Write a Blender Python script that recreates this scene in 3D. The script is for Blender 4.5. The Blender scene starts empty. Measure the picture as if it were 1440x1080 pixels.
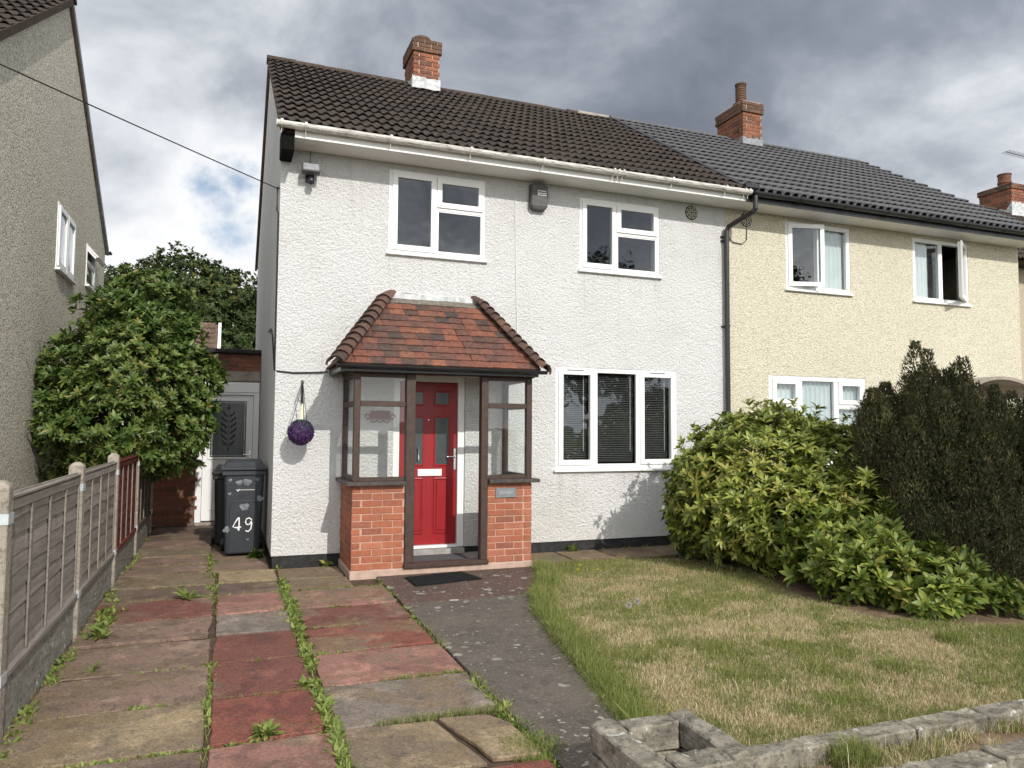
import bpy, bmesh, math, random
import numpy as np
from mathutils import Vector, Matrix, noise as mnoise

random.seed(7)
rng = np.random.default_rng(7)
scene = bpy.context.scene
COL = scene.collection
R = math.radians

# ------------------------------------------------------------------ camera
cam_data = bpy.data.cameras.new("camera")
cam = bpy.data.objects.new("camera", cam_data)
COL.objects.link(cam)
yaw, pitch, roll = R(20.995), R(3.41), R(0.403)
fwd = Vector((math.sin(yaw) * math.cos(pitch), math.cos(yaw) * math.cos(pitch), math.sin(pitch)))
rt = Vector((math.cos(yaw), -math.sin(yaw), 0))
up = rt.cross(fwd)
rt2 = rt * math.cos(roll) + up * math.sin(roll)
up2 = -rt * math.sin(roll) + up * math.cos(roll)
mw = Matrix((rt2, up2, -fwd)).transposed().to_4x4()
mw.translation = Vector((-0.502, -8.907, 1.603))
cam.matrix_world = mw
cam_data.sensor_width = 36.0
cam_data.lens = 1040.8 / 1440 * 36
cam_data.clip_start = 0.05
cam_data.clip_end = 6000
scene.camera = cam

# ------------------------------------------------------------------ light
SUN_DIR = Vector((-0.17, 1.0, -0.66)).normalized()      # way the light travels
sun_el = math.asin(-SUN_DIR.z)
sun_data = bpy.data.lights.new("sun", 'SUN')
sun_data.energy = 3.2
sun_data.angle = R(0.6)
sun_data.color = (1.0, 0.955, 0.89)
sun = bpy.data.objects.new("sun", sun_data)
COL.objects.link(sun)
sun.location = (3, -20, 14)
sun.rotation_euler = SUN_DIR.to_track_quat('-Z', 'Y').to_euler()

SKY_SHIFT = (2.78, 5.1, 0.29)
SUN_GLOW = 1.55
world = bpy.data.worlds.new("World")
scene.world = world
world.use_nodes = True


class NT:
    """tiny helper round a node tree"""
    def __init__(s, tree):
        s.t = tree

    def n(s, kind, ins=None, **props):
        nd = s.t.nodes.new(kind)
        for k, v in props.items():
            setattr(nd, k, v)
        for k, v in (ins or {}).items():
            sock = nd.inputs[k]
            if hasattr(v, 'is_output'):
                s.t.links.new(v, sock)
            else:
                sock.default_value = v
        return nd

    def link(s, a, b):
        s.t.links.new(a, b)

    def math(s, op, a, b=0.0, c=None, clamp=False):
        ins = {0: a, 1: b}
        if c is not None:
            ins[2] = c
        return s.n('ShaderNodeMath', ins, operation=op, use_clamp=clamp).outputs[0]

    def mix(s, f, a, b, blend='MIX'):
        nd = s.n('ShaderNodeMix', data_type='RGBA', blend_type=blend)
        for i, v in ((0, f), (6, a), (7, b)):
            if hasattr(v, 'is_output'):
                s.t.links.new(v, nd.inputs[i])
            else:
                if i and len(v) == 3:
                    v = (*v, 1)
                nd.inputs[i].default_value = v
        return nd.outputs[2]

    def ramp(s, f, stops, interp='LINEAR'):
        nd = s.n('ShaderNodeValToRGB')
        cr = nd.color_ramp
        cr.interpolation = interp
        while len(cr.elements) > 1:
            cr.elements.remove(cr.elements[0])
        first = True
        for p, c in stops:
            if not hasattr(c, '__len__'):
                c = (c, c, c)
            if first:
                e = cr.elements[0]
                e.position = p
                first = False
            else:
                e = cr.elements.new(p)
            e.color = (*c, 1)
        s.t.links.new(f, nd.inputs[0])
        return nd.outputs[0]

    def step(s, f, a, b):
        nd = s.n('ShaderNodeMapRange', {0: f, 1: a, 2: b}, interpolation_type='SMOOTHSTEP')
        return nd.outputs[0]

    def noise(s, vec, scale, detail=4, rough=0.55, dist=0.0):
        return s.n('ShaderNodeTexNoise', {'Vector': vec, 'Scale': scale, 'Detail': detail, 'Roughness': rough, 'Distortion': dist}).outputs[0]

    def voro(s, vec, scale, feature='F1', out=0, **ins):
        return s.n('ShaderNodeTexVoronoi', {'Vector': vec, 'Scale': scale, **ins}, feature=feature).outputs[out]


w = NT(world.node_tree)
world.node_tree.nodes.clear()
w_out = w.n('ShaderNodeOutputWorld')
tc = w.n('ShaderNodeTexCoord')
D = tc.outputs['Generated']
sky = w.n('ShaderNodeTexSky', sky_type='NISHITA', sun_disc=False)
sky.sun_elevation = sun_el
sky.sun_rotation = math.atan2(-SUN_DIR.x, -SUN_DIR.y)
sky_bg = w.n('ShaderNodeBackground', {'Color': sky.outputs[0], 'Strength': 0.10})
sep = w.n('ShaderNodeSeparateXYZ', {0: D})
P = w.n('ShaderNodeVectorMath', {0: D, 1: (1.0, 1.0, 1.35)}, operation='MULTIPLY').outputs[0]
P = w.n('ShaderNodeVectorMath', {0: P, 1: SKY_SHIFT}, operation='ADD').outputs[0]
big = w.noise(P, 2.0, 3, 0.5, 0.2)
mid = w.noise(P, 4.2, 9, 0.56, 0.25)
wisp = w.noise(w.n('ShaderNodeVectorMath', {0: P, 1: (4.1, 2.7, 0.9)}, operation='ADD').outputs[0], 9.0, 8, 0.60, 0.4)
# the cloud bank thickens to the east (+x), as it does in view
east = w.step(sep.outputs[0], 0.0, 0.45)
low = w.math('SUBTRACT', 1.0, w.step(sep.outputs[2], 0.16, 0.36))
dens = w.math('ADD', w.math('MULTIPLY', big, 0.45), w.math('ADD', w.math('MULTIPLY', mid, 0.45), w.math('MULTIPLY', wisp, 0.10)))
cov = w.step(w.math('ADD', dens, w.math('MULTIPLY', east, 0.3)), 0.345, 0.43)
# thin cloud is bright, thick cloud is dark underneath
lum = w.math('SUBTRACT', 1.72, w.math('MULTIPLY', dens, 2.40))
lum = w.math('ADD', lum, w.math('MULTIPLY', w.math('SUBTRACT', wisp, 0.5), 0.35))
lum = w.math('ADD', lum, w.math('MULTIPLY', east, -0.20))
lum = w.math('ADD', lum, w.math('MULTIPLY', low, 0.20))
cloud_col = w.ramp(lum, [(0.10, (0.175, 0.195, 0.24)), (0.28, (0.245, 0.272, 0.325)), (0.44, (0.39, 0.42, 0.47)), (0.62, (0.66, 0.69, 0.73)), (0.78, (0.88, 0.89, 0.90))])
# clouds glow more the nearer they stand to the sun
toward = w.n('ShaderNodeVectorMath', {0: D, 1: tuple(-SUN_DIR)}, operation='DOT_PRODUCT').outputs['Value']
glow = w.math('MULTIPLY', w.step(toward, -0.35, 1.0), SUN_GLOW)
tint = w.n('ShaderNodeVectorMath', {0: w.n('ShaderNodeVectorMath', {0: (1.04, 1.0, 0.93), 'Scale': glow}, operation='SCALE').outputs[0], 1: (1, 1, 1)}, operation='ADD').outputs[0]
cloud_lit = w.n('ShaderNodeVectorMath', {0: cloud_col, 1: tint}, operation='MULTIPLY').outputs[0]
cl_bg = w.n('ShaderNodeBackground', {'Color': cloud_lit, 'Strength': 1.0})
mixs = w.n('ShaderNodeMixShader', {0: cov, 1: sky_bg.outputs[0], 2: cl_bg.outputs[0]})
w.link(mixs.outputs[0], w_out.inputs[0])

vs = scene.view_settings
vs.view_transform = 'Standard'
vs.look = 'None'
vs.exposure = 0.2
vs.gamma = 1.0
vs.use_curve_mapping = False
scene.cycles.max_bounces = 8
scene.cycles.transparent_max_bounces = 12

# ------------------------------------------------------------------ materials
def new_mat(name, rough=0.7, spec=0.3):
    m = bpy.data.materials.new(name)
    m.use_nodes = True
    nt = NT(m.node_tree)
    b = m.node_tree.nodes['Principled BSDF']
    b.inputs['Roughness'].default_value = rough
    b.inputs['Specular IOR Level'].default_value = spec
    pos = nt.n('ShaderNodeNewGeometry').outputs['Position']
    return m, nt, b, pos


def base(nt, b, col):
    if hasattr(col, 'is_output'):
        nt.link(col, b.inputs['Base Color'])
    else:
        b.inputs['Base Color'].default_value = (*col, 1)


def bump(nt, b, h, strength=0.5, dist=0.01):
    bp = nt.n('ShaderNodeBump', {'Height': h, 'Strength': strength, 'Distance': dist})
    nt.link(bp.outputs[0], b.inputs['Normal'])


MAT = {}

def plain(name, col, rough=0.6, spec=0.3, var=0.12, nscale=6, bumpy=0.0, bscale=60, metal=0.0, objvar=0.0):
    m, nt, b, pos = new_mat(name, rough, spec)
    b.inputs['Metallic'].default_value = metal
    f = nt.noise(pos, nscale, 5)
    lo = tuple(c * (1 - var) for c in col)
    hi = tuple(min(1, c * (1 + var)) for c in col)
    c = nt.ramp(f, [(0.3, lo), (0.7, hi)])
    if objvar:
        r = nt.n('ShaderNodeObjectInfo').outputs['Random']
        k = nt.math('ADD', nt.math('MULTIPLY', r, 2 * objvar), 1 - objvar)
        c = nt.n('ShaderNodeVectorMath', {0: c, 'Scale': k}, operation='SCALE').outputs[0]
    base(nt, b, c)
    if bumpy:
        bump(nt, b, nt.noise(pos, bscale, 4, 0.6), bumpy, 0.01)
    MAT[name] = m
    return m


def stucco():
    # white painted tyrolean render
    m, nt, b, pos = new_mat('white_render', 0.85, 0.15)
    g = nt.noise(pos, 0.9, 5, 0.6)
    g2 = nt.noise(nt.n('ShaderNodeVectorMath', {0: pos, 1: (7, 7, 0.8)}, operation='MULTIPLY').outputs[0], 1.0, 4, 0.6)
    z = nt.n('ShaderNodeSeparateXYZ', {0: pos}).outputs[2]
    c = nt.mix(nt.step(g, 0.45, 0.75), (0.70, 0.698, 0.69), (0.64, 0.637, 0.62))
    splash = nt.math('MULTIPLY', nt.math('SUBTRACT', 1.0, nt.step(z, 0.1, 0.85)), nt.step(g, 0.38, 0.62))
    c = nt.mix(nt.math('MULTIPLY', splash, 0.5), c, (0.62, 0.59, 0.50))
    streak = nt.math('MULTIPLY', nt.step(z, 3.4, 5.0), nt.step(g2, 0.5, 0.75))
    c = nt.mix(nt.math('MULTIPLY', streak, 0.45), c, (0.50, 0.49, 0.46))
    run = nt.noise(nt.n('ShaderNodeVectorMath', {0: pos, 1: (16, 16, 0.7)}, operation='MULTIPLY').outputs[0], 1.0, 5, 0.65)
    runs = nt.math('MULTIPLY', nt.step(run, 0.55, 0.72), nt.step(g, 0.40, 0.62))
    c = nt.mix(nt.math('MULTIPLY', runs, 0.28), c, (0.42, 0.41, 0.37))
    sx = nt.n('ShaderNodeSeparateXYZ', {0: pos})
    sills = None
    for xa, xb, zs in ((1.25, 2.56, 3.715), (3.855, 5.163, 3.715), (3.507, 5.438, 1.03)):
        inx = nt.math('MULTIPLY', nt.step(sx.outputs[0], xa - 0.05, xa + 0.08), nt.math('SUBTRACT', 1.0, nt.step(sx.outputs[0], xb - 0.08, xb + 0.05)))
        inz = nt.math('MULTIPLY', nt.step(sx.outputs[2], zs - 0.75, zs), nt.math('LESS_THAN', sx.outputs[2], zs))
        k_ = nt.math('MULTIPLY', inx, inz)
        sills = k_ if sills is None else nt.math('MAXIMUM', sills, k_)
    c = nt.mix(nt.math('MULTIPLY', nt.math('MULTIPLY', sills, nt.step(run, 0.46, 0.70)), 0.22), c, (0.40, 0.385, 0.34))
    speck = nt.step(nt.noise(pos, 55, 2, 0.5), 0.64, 0.72)
    c = nt.mix(nt.math('MULTIPLY', speck, 0.35), c, (0.45, 0.44, 0.42))
    base(nt, b, c)
    h1 = nt.voro(pos, 40, 'SMOOTH_F1')
    h2 = nt.noise(pos, 58, 5, 0.65, 0.6)
    h3 = nt.noise(pos, 4, 2)
    h = nt.math('ADD', nt.math('MULTIPLY', h1, -0.55), nt.math('ADD', h2, nt.math('MULTIPLY', h3, 0.6)))
    bump(nt, b, h, 1.0, 0.03)
    MAT['white_render'] = m


def dash(name, cols, scale, bdist=0.016, streak=0.0):
    m, nt, b, pos = new_mat(name, 0.9, 0.15)
    wp = nt.n('ShaderNodeVectorMath', {0: pos, 1: nt.n('ShaderNodeVectorMath', {0: nt.n('ShaderNodeTexNoise', {'Vector': pos, 'Scale': 30.0}).outputs[1], 1: (0.03, 0.03, 0.03)}, operation='MULTIPLY').outputs[0]}, operation='ADD').outputs[0]
    vc = nt.voro(wp, scale, 'F1', 1)
    val = nt.n('ShaderNodeSeparateColor', {0: vc}).outputs[0]
    n = len(cols)
    c = nt.ramp(val, [(i / (n - 1), cols[i]) for i in range(n)])
    dist = nt.voro(wp, scale, 'F1', 0)
    edge = nt.step(dist, 0.35, 0.75)
    gap = tuple(x * 0.55 for x in cols[0])
    c = nt.mix(nt.math('MULTIPLY', edge, 0.33), c, gap)
    big = nt.noise(pos, 0.7, 5, 0.6)
    c = nt.mix(nt.math('MULTIPLY', nt.step(big, 0.45, 0.7), 0.22), c, tuple(x * 0.75 for x in cols[n // 2]))
    base(nt, b, c)
    h = nt.math('ADD', nt.math('MULTIPLY', dist, -0.8), nt.math('MULTIPLY', nt.noise(pos, scale * 0.7, 3), 0.7))
    bump(nt, b, h, 1.0, bdist)
    MAT[name] = m


stucco()
dash('cream_dash', [(0.47, 0.42, 0.31), (0.67, 0.625, 0.49), (0.70, 0.66, 0.525), (0.72, 0.685, 0.56), (0.60, 0.555, 0.43)], 60, 0.015)
dash('pebble_dash', [(0.30, 0.275, 0.21), (0.62, 0.58, 0.47), (0.74, 0.70, 0.58), (0.53, 0.49, 0.39), (0.82, 0.79, 0.70)], 46, 0.009)
plain('far_render', (0.42, 0.36, 0.27), 0.9, 0.1, 0.15, 20, 0.5, 40)
plain('white_plastic', (0.80, 0.80, 0.79), 0.32, 0.45, 0.02, 3)
plain('soffit_white', (0.74, 0.735, 0.71), 0.5, 0.3, 0.05, 4)
plain('black_plastic', (0.018, 0.018, 0.02), 0.35, 0.5, 0.2, 8)
plain('plinth_black', (0.022, 0.022, 0.023), 0.7, 0.3, 0.5, 14, 0.6, 40)
plain('dark_wood', (0.045, 0.026, 0.019), 0.55, 0.4, 0.35, 25, 0.2, 80)
plain('sill_wood', (0.06, 0.05, 0.045), 0.6, 0.3, 0.4, 18, 0.3, 60)
plain('lead', (0.22, 0.23, 0.24), 0.6, 0.4, 0.3, 12, 0.2, 30)
plain('white_flashing', (0.46, 0.47, 0.47), 0.6, 0.3, 0.35, 14, 0.4, 30)
plain('mortar_pink', (0.45, 0.275, 0.205), 0.9, 0.1, 0.15, 30, 0.5, 90)
plain('mortar_pale', (0.42, 0.30, 0.22), 0.9, 0.1, 0.2, 30, 0.5, 90)
plain('mortar_dark', (0.17, 0.12, 0.09), 0.9, 0.1, 0.25, 20, 0.5, 90)
plain('plinth_pink', (0.43, 0.31, 0.25), 0.85, 0.15, 0.15, 12, 0.4, 50)
plain('soil', (0.085, 0.06, 0.042), 0.95, 0.1, 0.35, 9, 0.8, 40)
plain('dry_soil', (0.17, 0.12, 0.078), 0.95, 0.1, 0.35, 7, 0.8, 40)
plain('chrome', (0.75, 0.75, 0.74), 0.25, 0.5, 0.03, 3, metal=0.9)
plain('galvanised', (0.50, 0.54, 0.55), 0.45, 0.4, 0.15, 30, metal=0.5)
plain('steel_grey', (0.20, 0.21, 0.22), 0.45, 0.4, 0.2, 20, metal=0.3)
plain('casing_grey', (0.085, 0.085, 0.08), 0.5, 0.4, 0.25, 20)
plain('cable_black', (0.012, 0.012, 0.013), 0.5, 0.3, 0.1)
plain('cable_white', (0.62, 0.62, 0.60), 0.6, 0.3, 0.1)
plain('bin_plastic', (0.028, 0.032, 0.038), 0.42, 0.4, 0.18, 9, 0.15, 120)
plain('bin_black', (0.012, 0.012, 0.014), 0.45, 0.4, 0.2, 9)
plain('sticker_grey', (0.17, 0.185, 0.20), 0.6, 0.3, 0.45, 26)
plain('white_paint', (0.80, 0.80, 0.79), 0.5, 0.3, 0.05)
plain('mat_black', (0.015, 0.015, 0.016), 0.95, 0.1, 0.4, 40, 1.0, 120)
plain('mat_grey', (0.11, 0.115, 0.12), 0.95, 0.1, 0.25, 60, 1.0, 160)
plain('stone_floor', (0.30, 0.29, 0.27), 0.85, 0.2, 0.2, 12)
plain('interior', (0.11, 0.105, 0.10), 0.9, 0.1, 0.1)
plain('curtain_pale', (0.70, 0.75, 0.74), 0.9, 0.1, 0.05)
plain('blind_slat', (0.17, 0.17, 0.165), 0.45, 0.4, 0.1)
plain('lintel_concrete', (0.30, 0.26, 0.22), 0.85, 0.2, 0.25, 7, 0.3, 60)
plain('vent_cream', (0.60, 0.57, 0.48), 0.7, 0.2, 0.1)
plain('void_black', (0.006, 0.006, 0.006), 0.9, 0.1, 0.1)
plain('rust_red', (0.16, 0.035, 0.025), 0.6, 0.3, 0.3, 30)
plain('ball_green', (0.02, 0.055, 0.05), 0.5, 0.3, 0.4, 40)
plain('ball_purple', (0.055, 0.022, 0.085), 0.5, 0.3, 0.4, 40)
plain('rope_cream', (0.70, 0.64, 0.42), 0.8, 0.2, 0.1)
plain('bark', (0.075, 0.055, 0.04), 0.95, 0.1, 0.35, 20, 0.8, 40)
plain('far_tile', (0.13, 0.085, 0.065), 0.85, 0.2, 0.35, 6)
plain('tarmac', (0.055, 0.055, 0.056), 0.9, 0.2, 0.2, 10, 0.5, 120)
plain('pavement_grey', (0.25, 0.24, 0.225), 0.9, 0.2, 0.2, 4, 0.4, 60)
plain('far_ground', (0.075, 0.095, 0.035), 0.95, 0.1, 0.3, 0.8)


def brick_mat(name, cols, dirt=0.25, dirtcol=(0.06, 0.045, 0.04)):
    m, nt, b, pos = new_mat(name, 0.85, 0.2)
    r = nt.n('ShaderNodeObjectInfo').outputs['Random']
    n = len(cols)
    c = nt.ramp(r, [(i / (n - 1), cols[i]) for i in range(n)])
    f = nt.noise(pos, 28, 5, 0.65)
    c = nt.mix(nt.step(f, 0.35, 0.7), c, nt.mix(0.16, c, (0.55, 0.30, 0.20)))
    g = nt.noise(pos, 3.0, 5, 0.65)
    c = nt.mix(nt.math('MULTIPLY', nt.step(g, 0.45, 0.7), dirt), c, dirtcol)
    base(nt, b, c)
    bump(nt, b, nt.math('ADD', nt.noise(pos, 40, 5, 0.7), nt.math('MULTIPLY', nt.noise(pos, 160, 2), 0.5)), 0.7, 0.008)
    MAT[name] = m


brick_mat('brick_red', [(0.30, 0.095, 0.052), (0.34, 0.115, 0.063), (0.21, 0.075, 0.05), (0.37, 0.135, 0.08), (0.28, 0.098, 0.056)], 0.35, (0.17, 0.08, 0.055))
brick_mat('brick_stack', [(0.24, 0.082, 0.045), (0.30, 0.115, 0.062), (0.09, 0.05, 0.037), (0.27, 0.10, 0.055), (0.19, 0.07, 0.045), (0.12, 0.06, 0.042)], 0.5, (0.05, 0.035, 0.025))
brick_mat('brick_soot', [(0.085, 0.055, 0.04), (0.13, 0.07, 0.045), (0.06, 0.042, 0.034), (0.17, 0.08, 0.05)], 0.5, (0.035, 0.035, 0.028))
brick_mat('brick_dark', [(0.20, 0.075, 0.05), (0.26, 0.10, 0.062), (0.13, 0.055, 0.045), (0.23, 0.085, 0.055)], 0.35)


def tile_mat(name, cols, moss=None, mossamt=0.0, rough=0.85):
    m, nt, b, pos = new_mat(name, rough, 0.2)
    r = nt.n('ShaderNodeObjectInfo').outputs['Random']
    n = len(cols)
    c = nt.ramp(r, [(i / (n - 1), cols[i]) for i in range(n)])
    f = nt.noise(pos, 22, 6, 0.7)
    dark = nt.n('ShaderNodeVectorMath', {0: c, 'Scale': 0.55}, operation='SCALE').outputs[0]
    c = nt.mix(nt.step(f, 0.4, 0.68), c, dark)
    if moss:
        g = nt.noise(pos, 6, 6, 0.7)
        c = nt.mix(nt.math('MULTIPLY', nt.step(g, 0.52, 0.68), mossamt), c, moss)
    base(nt, b, c)
    bump(nt, b, nt.noise(pos, 60, 5, 0.7), 0.6, 0.008)
    MAT[name] = m


tile_mat('tile_brown', [(0.046, 0.038, 0.033), (0.058, 0.046, 0.039), (0.052, 0.042, 0.036), (0.066, 0.052, 0.043)], (0.10, 0.085, 0.06), 0.5)
tile_mat('ridge_brown', [(0.055, 0.041, 0.033), (0.075, 0.05, 0.038), (0.048, 0.040, 0.033)], (0.10, 0.075, 0.045), 0.7)
tile_mat('tile_grey', [(0.115, 0.113, 0.117), (0.13, 0.127, 0.131), (0.122, 0.12, 0.124), (0.14, 0.137, 0.14)], None, 0, 0.6)
tile_mat('tile_clay', [(0.17, 0.072, 0.052), (0.24, 0.092, 0.058), (0.11, 0.064, 0.052), (0.20, 0.078, 0.053), (0.08, 0.056, 0.048), (0.27, 0.11, 0.066), (0.14, 0.07, 0.054), (0.065, 0.054, 0.049), (0.18, 0.075, 0.055), (0.10, 0.062, 0.05)], (0.10, 0.07, 0.05), 0.5)
tile_mat('tile_bonnet', [(0.10, 0.062, 0.048), (0.15, 0.085, 0.062), (0.075, 0.05, 0.042), (0.12, 0.07, 0.055)], (0.07, 0.06, 0.045), 0.4)
tile_mat('tile_top', [(0.17, 0.15, 0.125), (0.20, 0.18, 0.15), (0.09, 0.085, 0.085)], (0.12, 0.11, 0.08), 0.5)

# dirty white gutter
m, nt, b, pos = new_mat('gutter_white', 0.45, 0.4)
f = nt.noise(nt.n('ShaderNodeVectorMath', {0: pos, 1: (3, 8, 26)}, operation='MULTIPLY').outputs[0], 2.2, 6, 0.75)
base(nt, b, nt.ramp(f, [(0.44, (0.74, 0.73, 0.69)), (0.54, (0.55, 0.53, 0.48)), (0.66, (0.15, 0.14, 0.12))]))
MAT['gutter_white'] = m

# window glass: mirror over see-through
def glass(name, tint, refl, rough=0.0, wave=0.0):
    m = bpy.data.materials.new(name)
    m.use_nodes = True
    nt = NT(m.node_tree)
    m.node_tree.nodes.clear()
    out = nt.n('ShaderNodeOutputMaterial')
    g_ = nt.n('ShaderNodeNewGeometry')
    ci = nt.math('ABSOLUTE', nt.n('ShaderNodeVectorMath', {0: g_.outputs['Normal'], 1: g_.outputs['Incoming']}, operation='DOT_PRODUCT').outputs['Value'])
    fac = nt.math('ADD', nt.math('MULTIPLY', nt.math('POWER', nt.math('SUBTRACT', 1.0, ci, clamp=True), 5.0), 0.9), refl, clamp=True)
    gl = nt.n('ShaderNodeBsdfGlossy', {'Color': (0.95, 0.97, 1, 1), 'Roughness': rough})
    if wave:
        pos = nt.n('ShaderNodeNewGeometry').outputs['Position']
        bp = nt.n('ShaderNodeBump', {'Height': nt.noise(pos, 2.2, 2), 'Strength': wave, 'Distance': 0.02})
        nt.link(bp.outputs[0], gl.inputs['Normal'])
    tr = nt.n('ShaderNodeBsdfTransparent', {'Color': (*tint, 1)})
    mx = nt.n('ShaderNodeMixShader', {0: fac, 1: tr.outputs[0], 2: gl.outputs[0]})
    nt.link(mx.outputs[0], out.inputs[0])
    MAT[name] = m


glass('window_glass', (0.88, 0.90, 0.90), 0.055, 0.0, 0.25)
glass('porch_glass', (0.97, 0.98, 0.975), 0.025, 0.0, 0.2)
plain('frosted_dark', (0.05, 0.06, 0.062), 0.25, 0.5, 0.15, 12)
plain('etched', (0.012, 0.014, 0.015), 0.4, 0.4, 0.1)

# red composite door with faint grain
m, nt, b, pos = new_mat('door_red', 0.38, 0.45)
gr = nt.noise(nt.n('ShaderNodeVectorMath', {0: pos, 1: (60, 60, 4)}, operation='MULTIPLY').outputs[0], 1.0, 4, 0.6)
base(nt, b, nt.ramp(gr, [(0.3, (0.235, 0.006, 0.010)), (0.7, (0.30, 0.010, 0.014))]))
bump(nt, b, gr, 0.25, 0.004)
MAT['door_red'] = m


def slab_mat():
    m, nt, b, pos = new_mat('slab', 0.85, 0.25)
    oi = nt.n('ShaderNodeObjectInfo')
    c = oi.outputs['Color']
    rnd = oi.outputs['Random']
    off = nt.n('ShaderNodeCombineXYZ', {0: nt.math('MULTIPLY', rnd, 37.0), 1: nt.math('MULTIPLY', rnd, 11.0), 2: rnd}).outputs[0]
    p2 = nt.n('ShaderNodeVectorMath', {0: pos, 1: off}, operation='ADD').outputs[0]
    n1 = nt.noise(p2, 1.5, 9, 0.70, 0.2)
    n2 = nt.noise(nt.n('ShaderNodeVectorMath', {0: p2, 1: (3.3, 8.1, 0)}, operation='ADD').outputs[0], 2.4, 10, 0.68, 0.3)
    n3 = nt.noise(pos, 55, 4, 0.7)
    n4 = nt.noise(p2, 9, 8, 0.75)
    worn = nt.mix(nt.step(n2, 0.38, 0.62), (0.15, 0.115, 0.085), (0.27, 0.19, 0.11))
    alpha = oi.outputs['Alpha']
    f = nt.step(nt.math('ADD', n1, nt.math('MULTIPLY', alpha, 0.4)), 0.54, 0.66)
    c2 = nt.mix(nt.math('MULTIPLY', f, 0.85), c, worn)
    # damp, darker stains and blackened wear
    dark = nt.n('ShaderNodeVectorMath', {0: c2, 'Scale': 0.58}, operation='SCALE').outputs[0]
    c3 = nt.mix(nt.math('MULTIPLY', nt.step(n2, 0.50, 0.545), 0.6), c2, dark)
    c3 = nt.mix(nt.math('MULTIPLY', nt.step(n4, 0.50, 0.66), 0.45), c3, (0.07, 0.058, 0.05))
    pale = nt.n('ShaderNodeVectorMath', {0: c3, 'Scale': 1.7}, operation='SCALE').outputs[0]
    c3 = nt.mix(nt.math('MULTIPLY', nt.step(nt.noise(p2, 4.0, 10, 0.74), 0.53, 0.62), 0.6), c3, pale)
    c4 = nt.mix(nt.math('MULTIPLY', nt.step(n3, 0.46, 0.60), 0.55), c3, nt.n('ShaderNodeVectorMath', {0: c3, 'Scale': 0.45}, operation='SCALE').outputs[0])
    sp = nt.math('MULTIPLY', nt.step(nt.voro(pos, 75, 'F1'), 0.24, 0.14), nt.step(nt.noise(pos, 20, 2), 0.45, 0.6))
    c5 = nt.mix(nt.math('MULTIPLY', sp, nt.math('ADD', 0.25, nt.math('MULTIPLY', f, 0.5))), c4, (0.46, 0.40, 0.32))
    base(nt, b, c5)
    nt.link(nt.math('SUBTRACT', 0.95, nt.math('MULTIPLY', nt.step(n2, 0.5, 0.545), 0.25)), b.inputs['Roughness'])
    bump(nt, b, nt.math('ADD', nt.math('ADD', n3, nt.math('MULTIPLY', nt.noise(pos, 140, 3, 0.7), 0.6)), nt.math('MULTIPLY', n4, 1.2)), 0.8, 0.007)
    MAT['slab'] = m


slab_mat()


def path_mat():
    m, nt, b, pos = new_mat('path_concrete', 0.9, 0.2)
    oc = nt.n('ShaderNodeObjectInfo').outputs['Color']
    n1 = nt.noise(pos, 1.6, 6, 0.65)
    n2 = nt.noise(pos, 45, 4, 0.7)
    c = nt.mix(nt.step(n1, 0.35, 0.7), oc, nt.mix(0.5, oc, (0.05, 0.045, 0.04)))
    c = nt.mix(nt.math('MULTIPLY', nt.step(n2, 0.50, 0.62), 0.6), c, (0.19, 0.165, 0.135))
    c = nt.mix(nt.math('MULTIPLY', nt.step(nt.noise(pos, 8, 8, 0.75), 0.5, 0.62), 0.4), c, (0.045, 0.038, 0.033))
    wp = nt.n('ShaderNodeVectorMath', {0: pos, 1: nt.n('ShaderNodeVectorMath', {0: nt.n('ShaderNodeTexNoise', {'Vector': pos, 'Scale': 20.0}).outputs[1], 1: (0.07, 0.07, 0.0)}, operation='MULTIPLY').outputs[0]}, operation='ADD').outputs[0]
    vd = nt.voro(wp, 9.0, 'F1', 0)
    vr = nt.n('ShaderNodeSeparateColor', {0: nt.voro(wp, 9.0, 'F1', 1)}).outputs[0]
    sel = nt.math('MULTIPLY', nt.step(vr, 0.40, 0.9), 0.36)
    patch = nt.step(nt.noise(pos, 1.3, 3), 0.42, 0.58)
    lich = nt.math('MULTIPLY', nt.math('LESS_THAN', vd, sel), patch)
    vd2 = nt.voro(wp, 24.0, 'F1', 0)
    vr2 = nt.n('ShaderNodeSeparateColor', {0: nt.voro(wp, 24.0, 'F1', 1)}).outputs[0]
    l2 = nt.math('MULTIPLY', nt.math('LESS_THAN', vd2, nt.math('MULTIPLY', nt.step(vr2, 0.6, 1.0), 0.35)), nt.step(n1, 0.4, 0.55))
    lich = nt.math('MAXIMUM', lich, l2)
    c = nt.mix(nt.math('MULTIPLY', lich, 0.75), c, (0.36, 0.35, 0.31))
    base(nt, b, c)
    bump(nt, b, nt.math('ADD', n2, nt.noise(pos, 130, 3, 0.7)), 0.7, 0.006)
    MAT['path_concrete'] = m


path_mat()


def stone_mat(name, c0, c1, c2):
    m, nt, b, pos = new_mat(name, 0.95, 0.15)
    n1 = nt.noise(pos, 7, 6, 0.7, 0.5)
    n2 = nt.noise(pos, 30, 5, 0.7)
    c = nt.ramp(n1, [(0.3, c0), (0.5, c1), (0.7, c2)])
    c = nt.mix(nt.math('MULTIPLY', nt.step(n2, 0.5, 0.65), 0.6), c, tuple(x * 0.4 for x in c0))
    lich = nt.step(nt.noise(nt.n('ShaderNodeVectorMath', {0: pos, 1: (3, 1, 9)}, operation='ADD').outputs[0], 10, 5, 0.6, 1.0), 0.62, 0.66)
    c = nt.mix(nt.math('MULTIPLY', lich, 0.7), c, (0.50, 0.50, 0.47))
    base(nt, b, c)
    bump(nt, b, nt.math('ADD', n2, n1), 0.8, 0.012)
    MAT[name] = m


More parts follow.
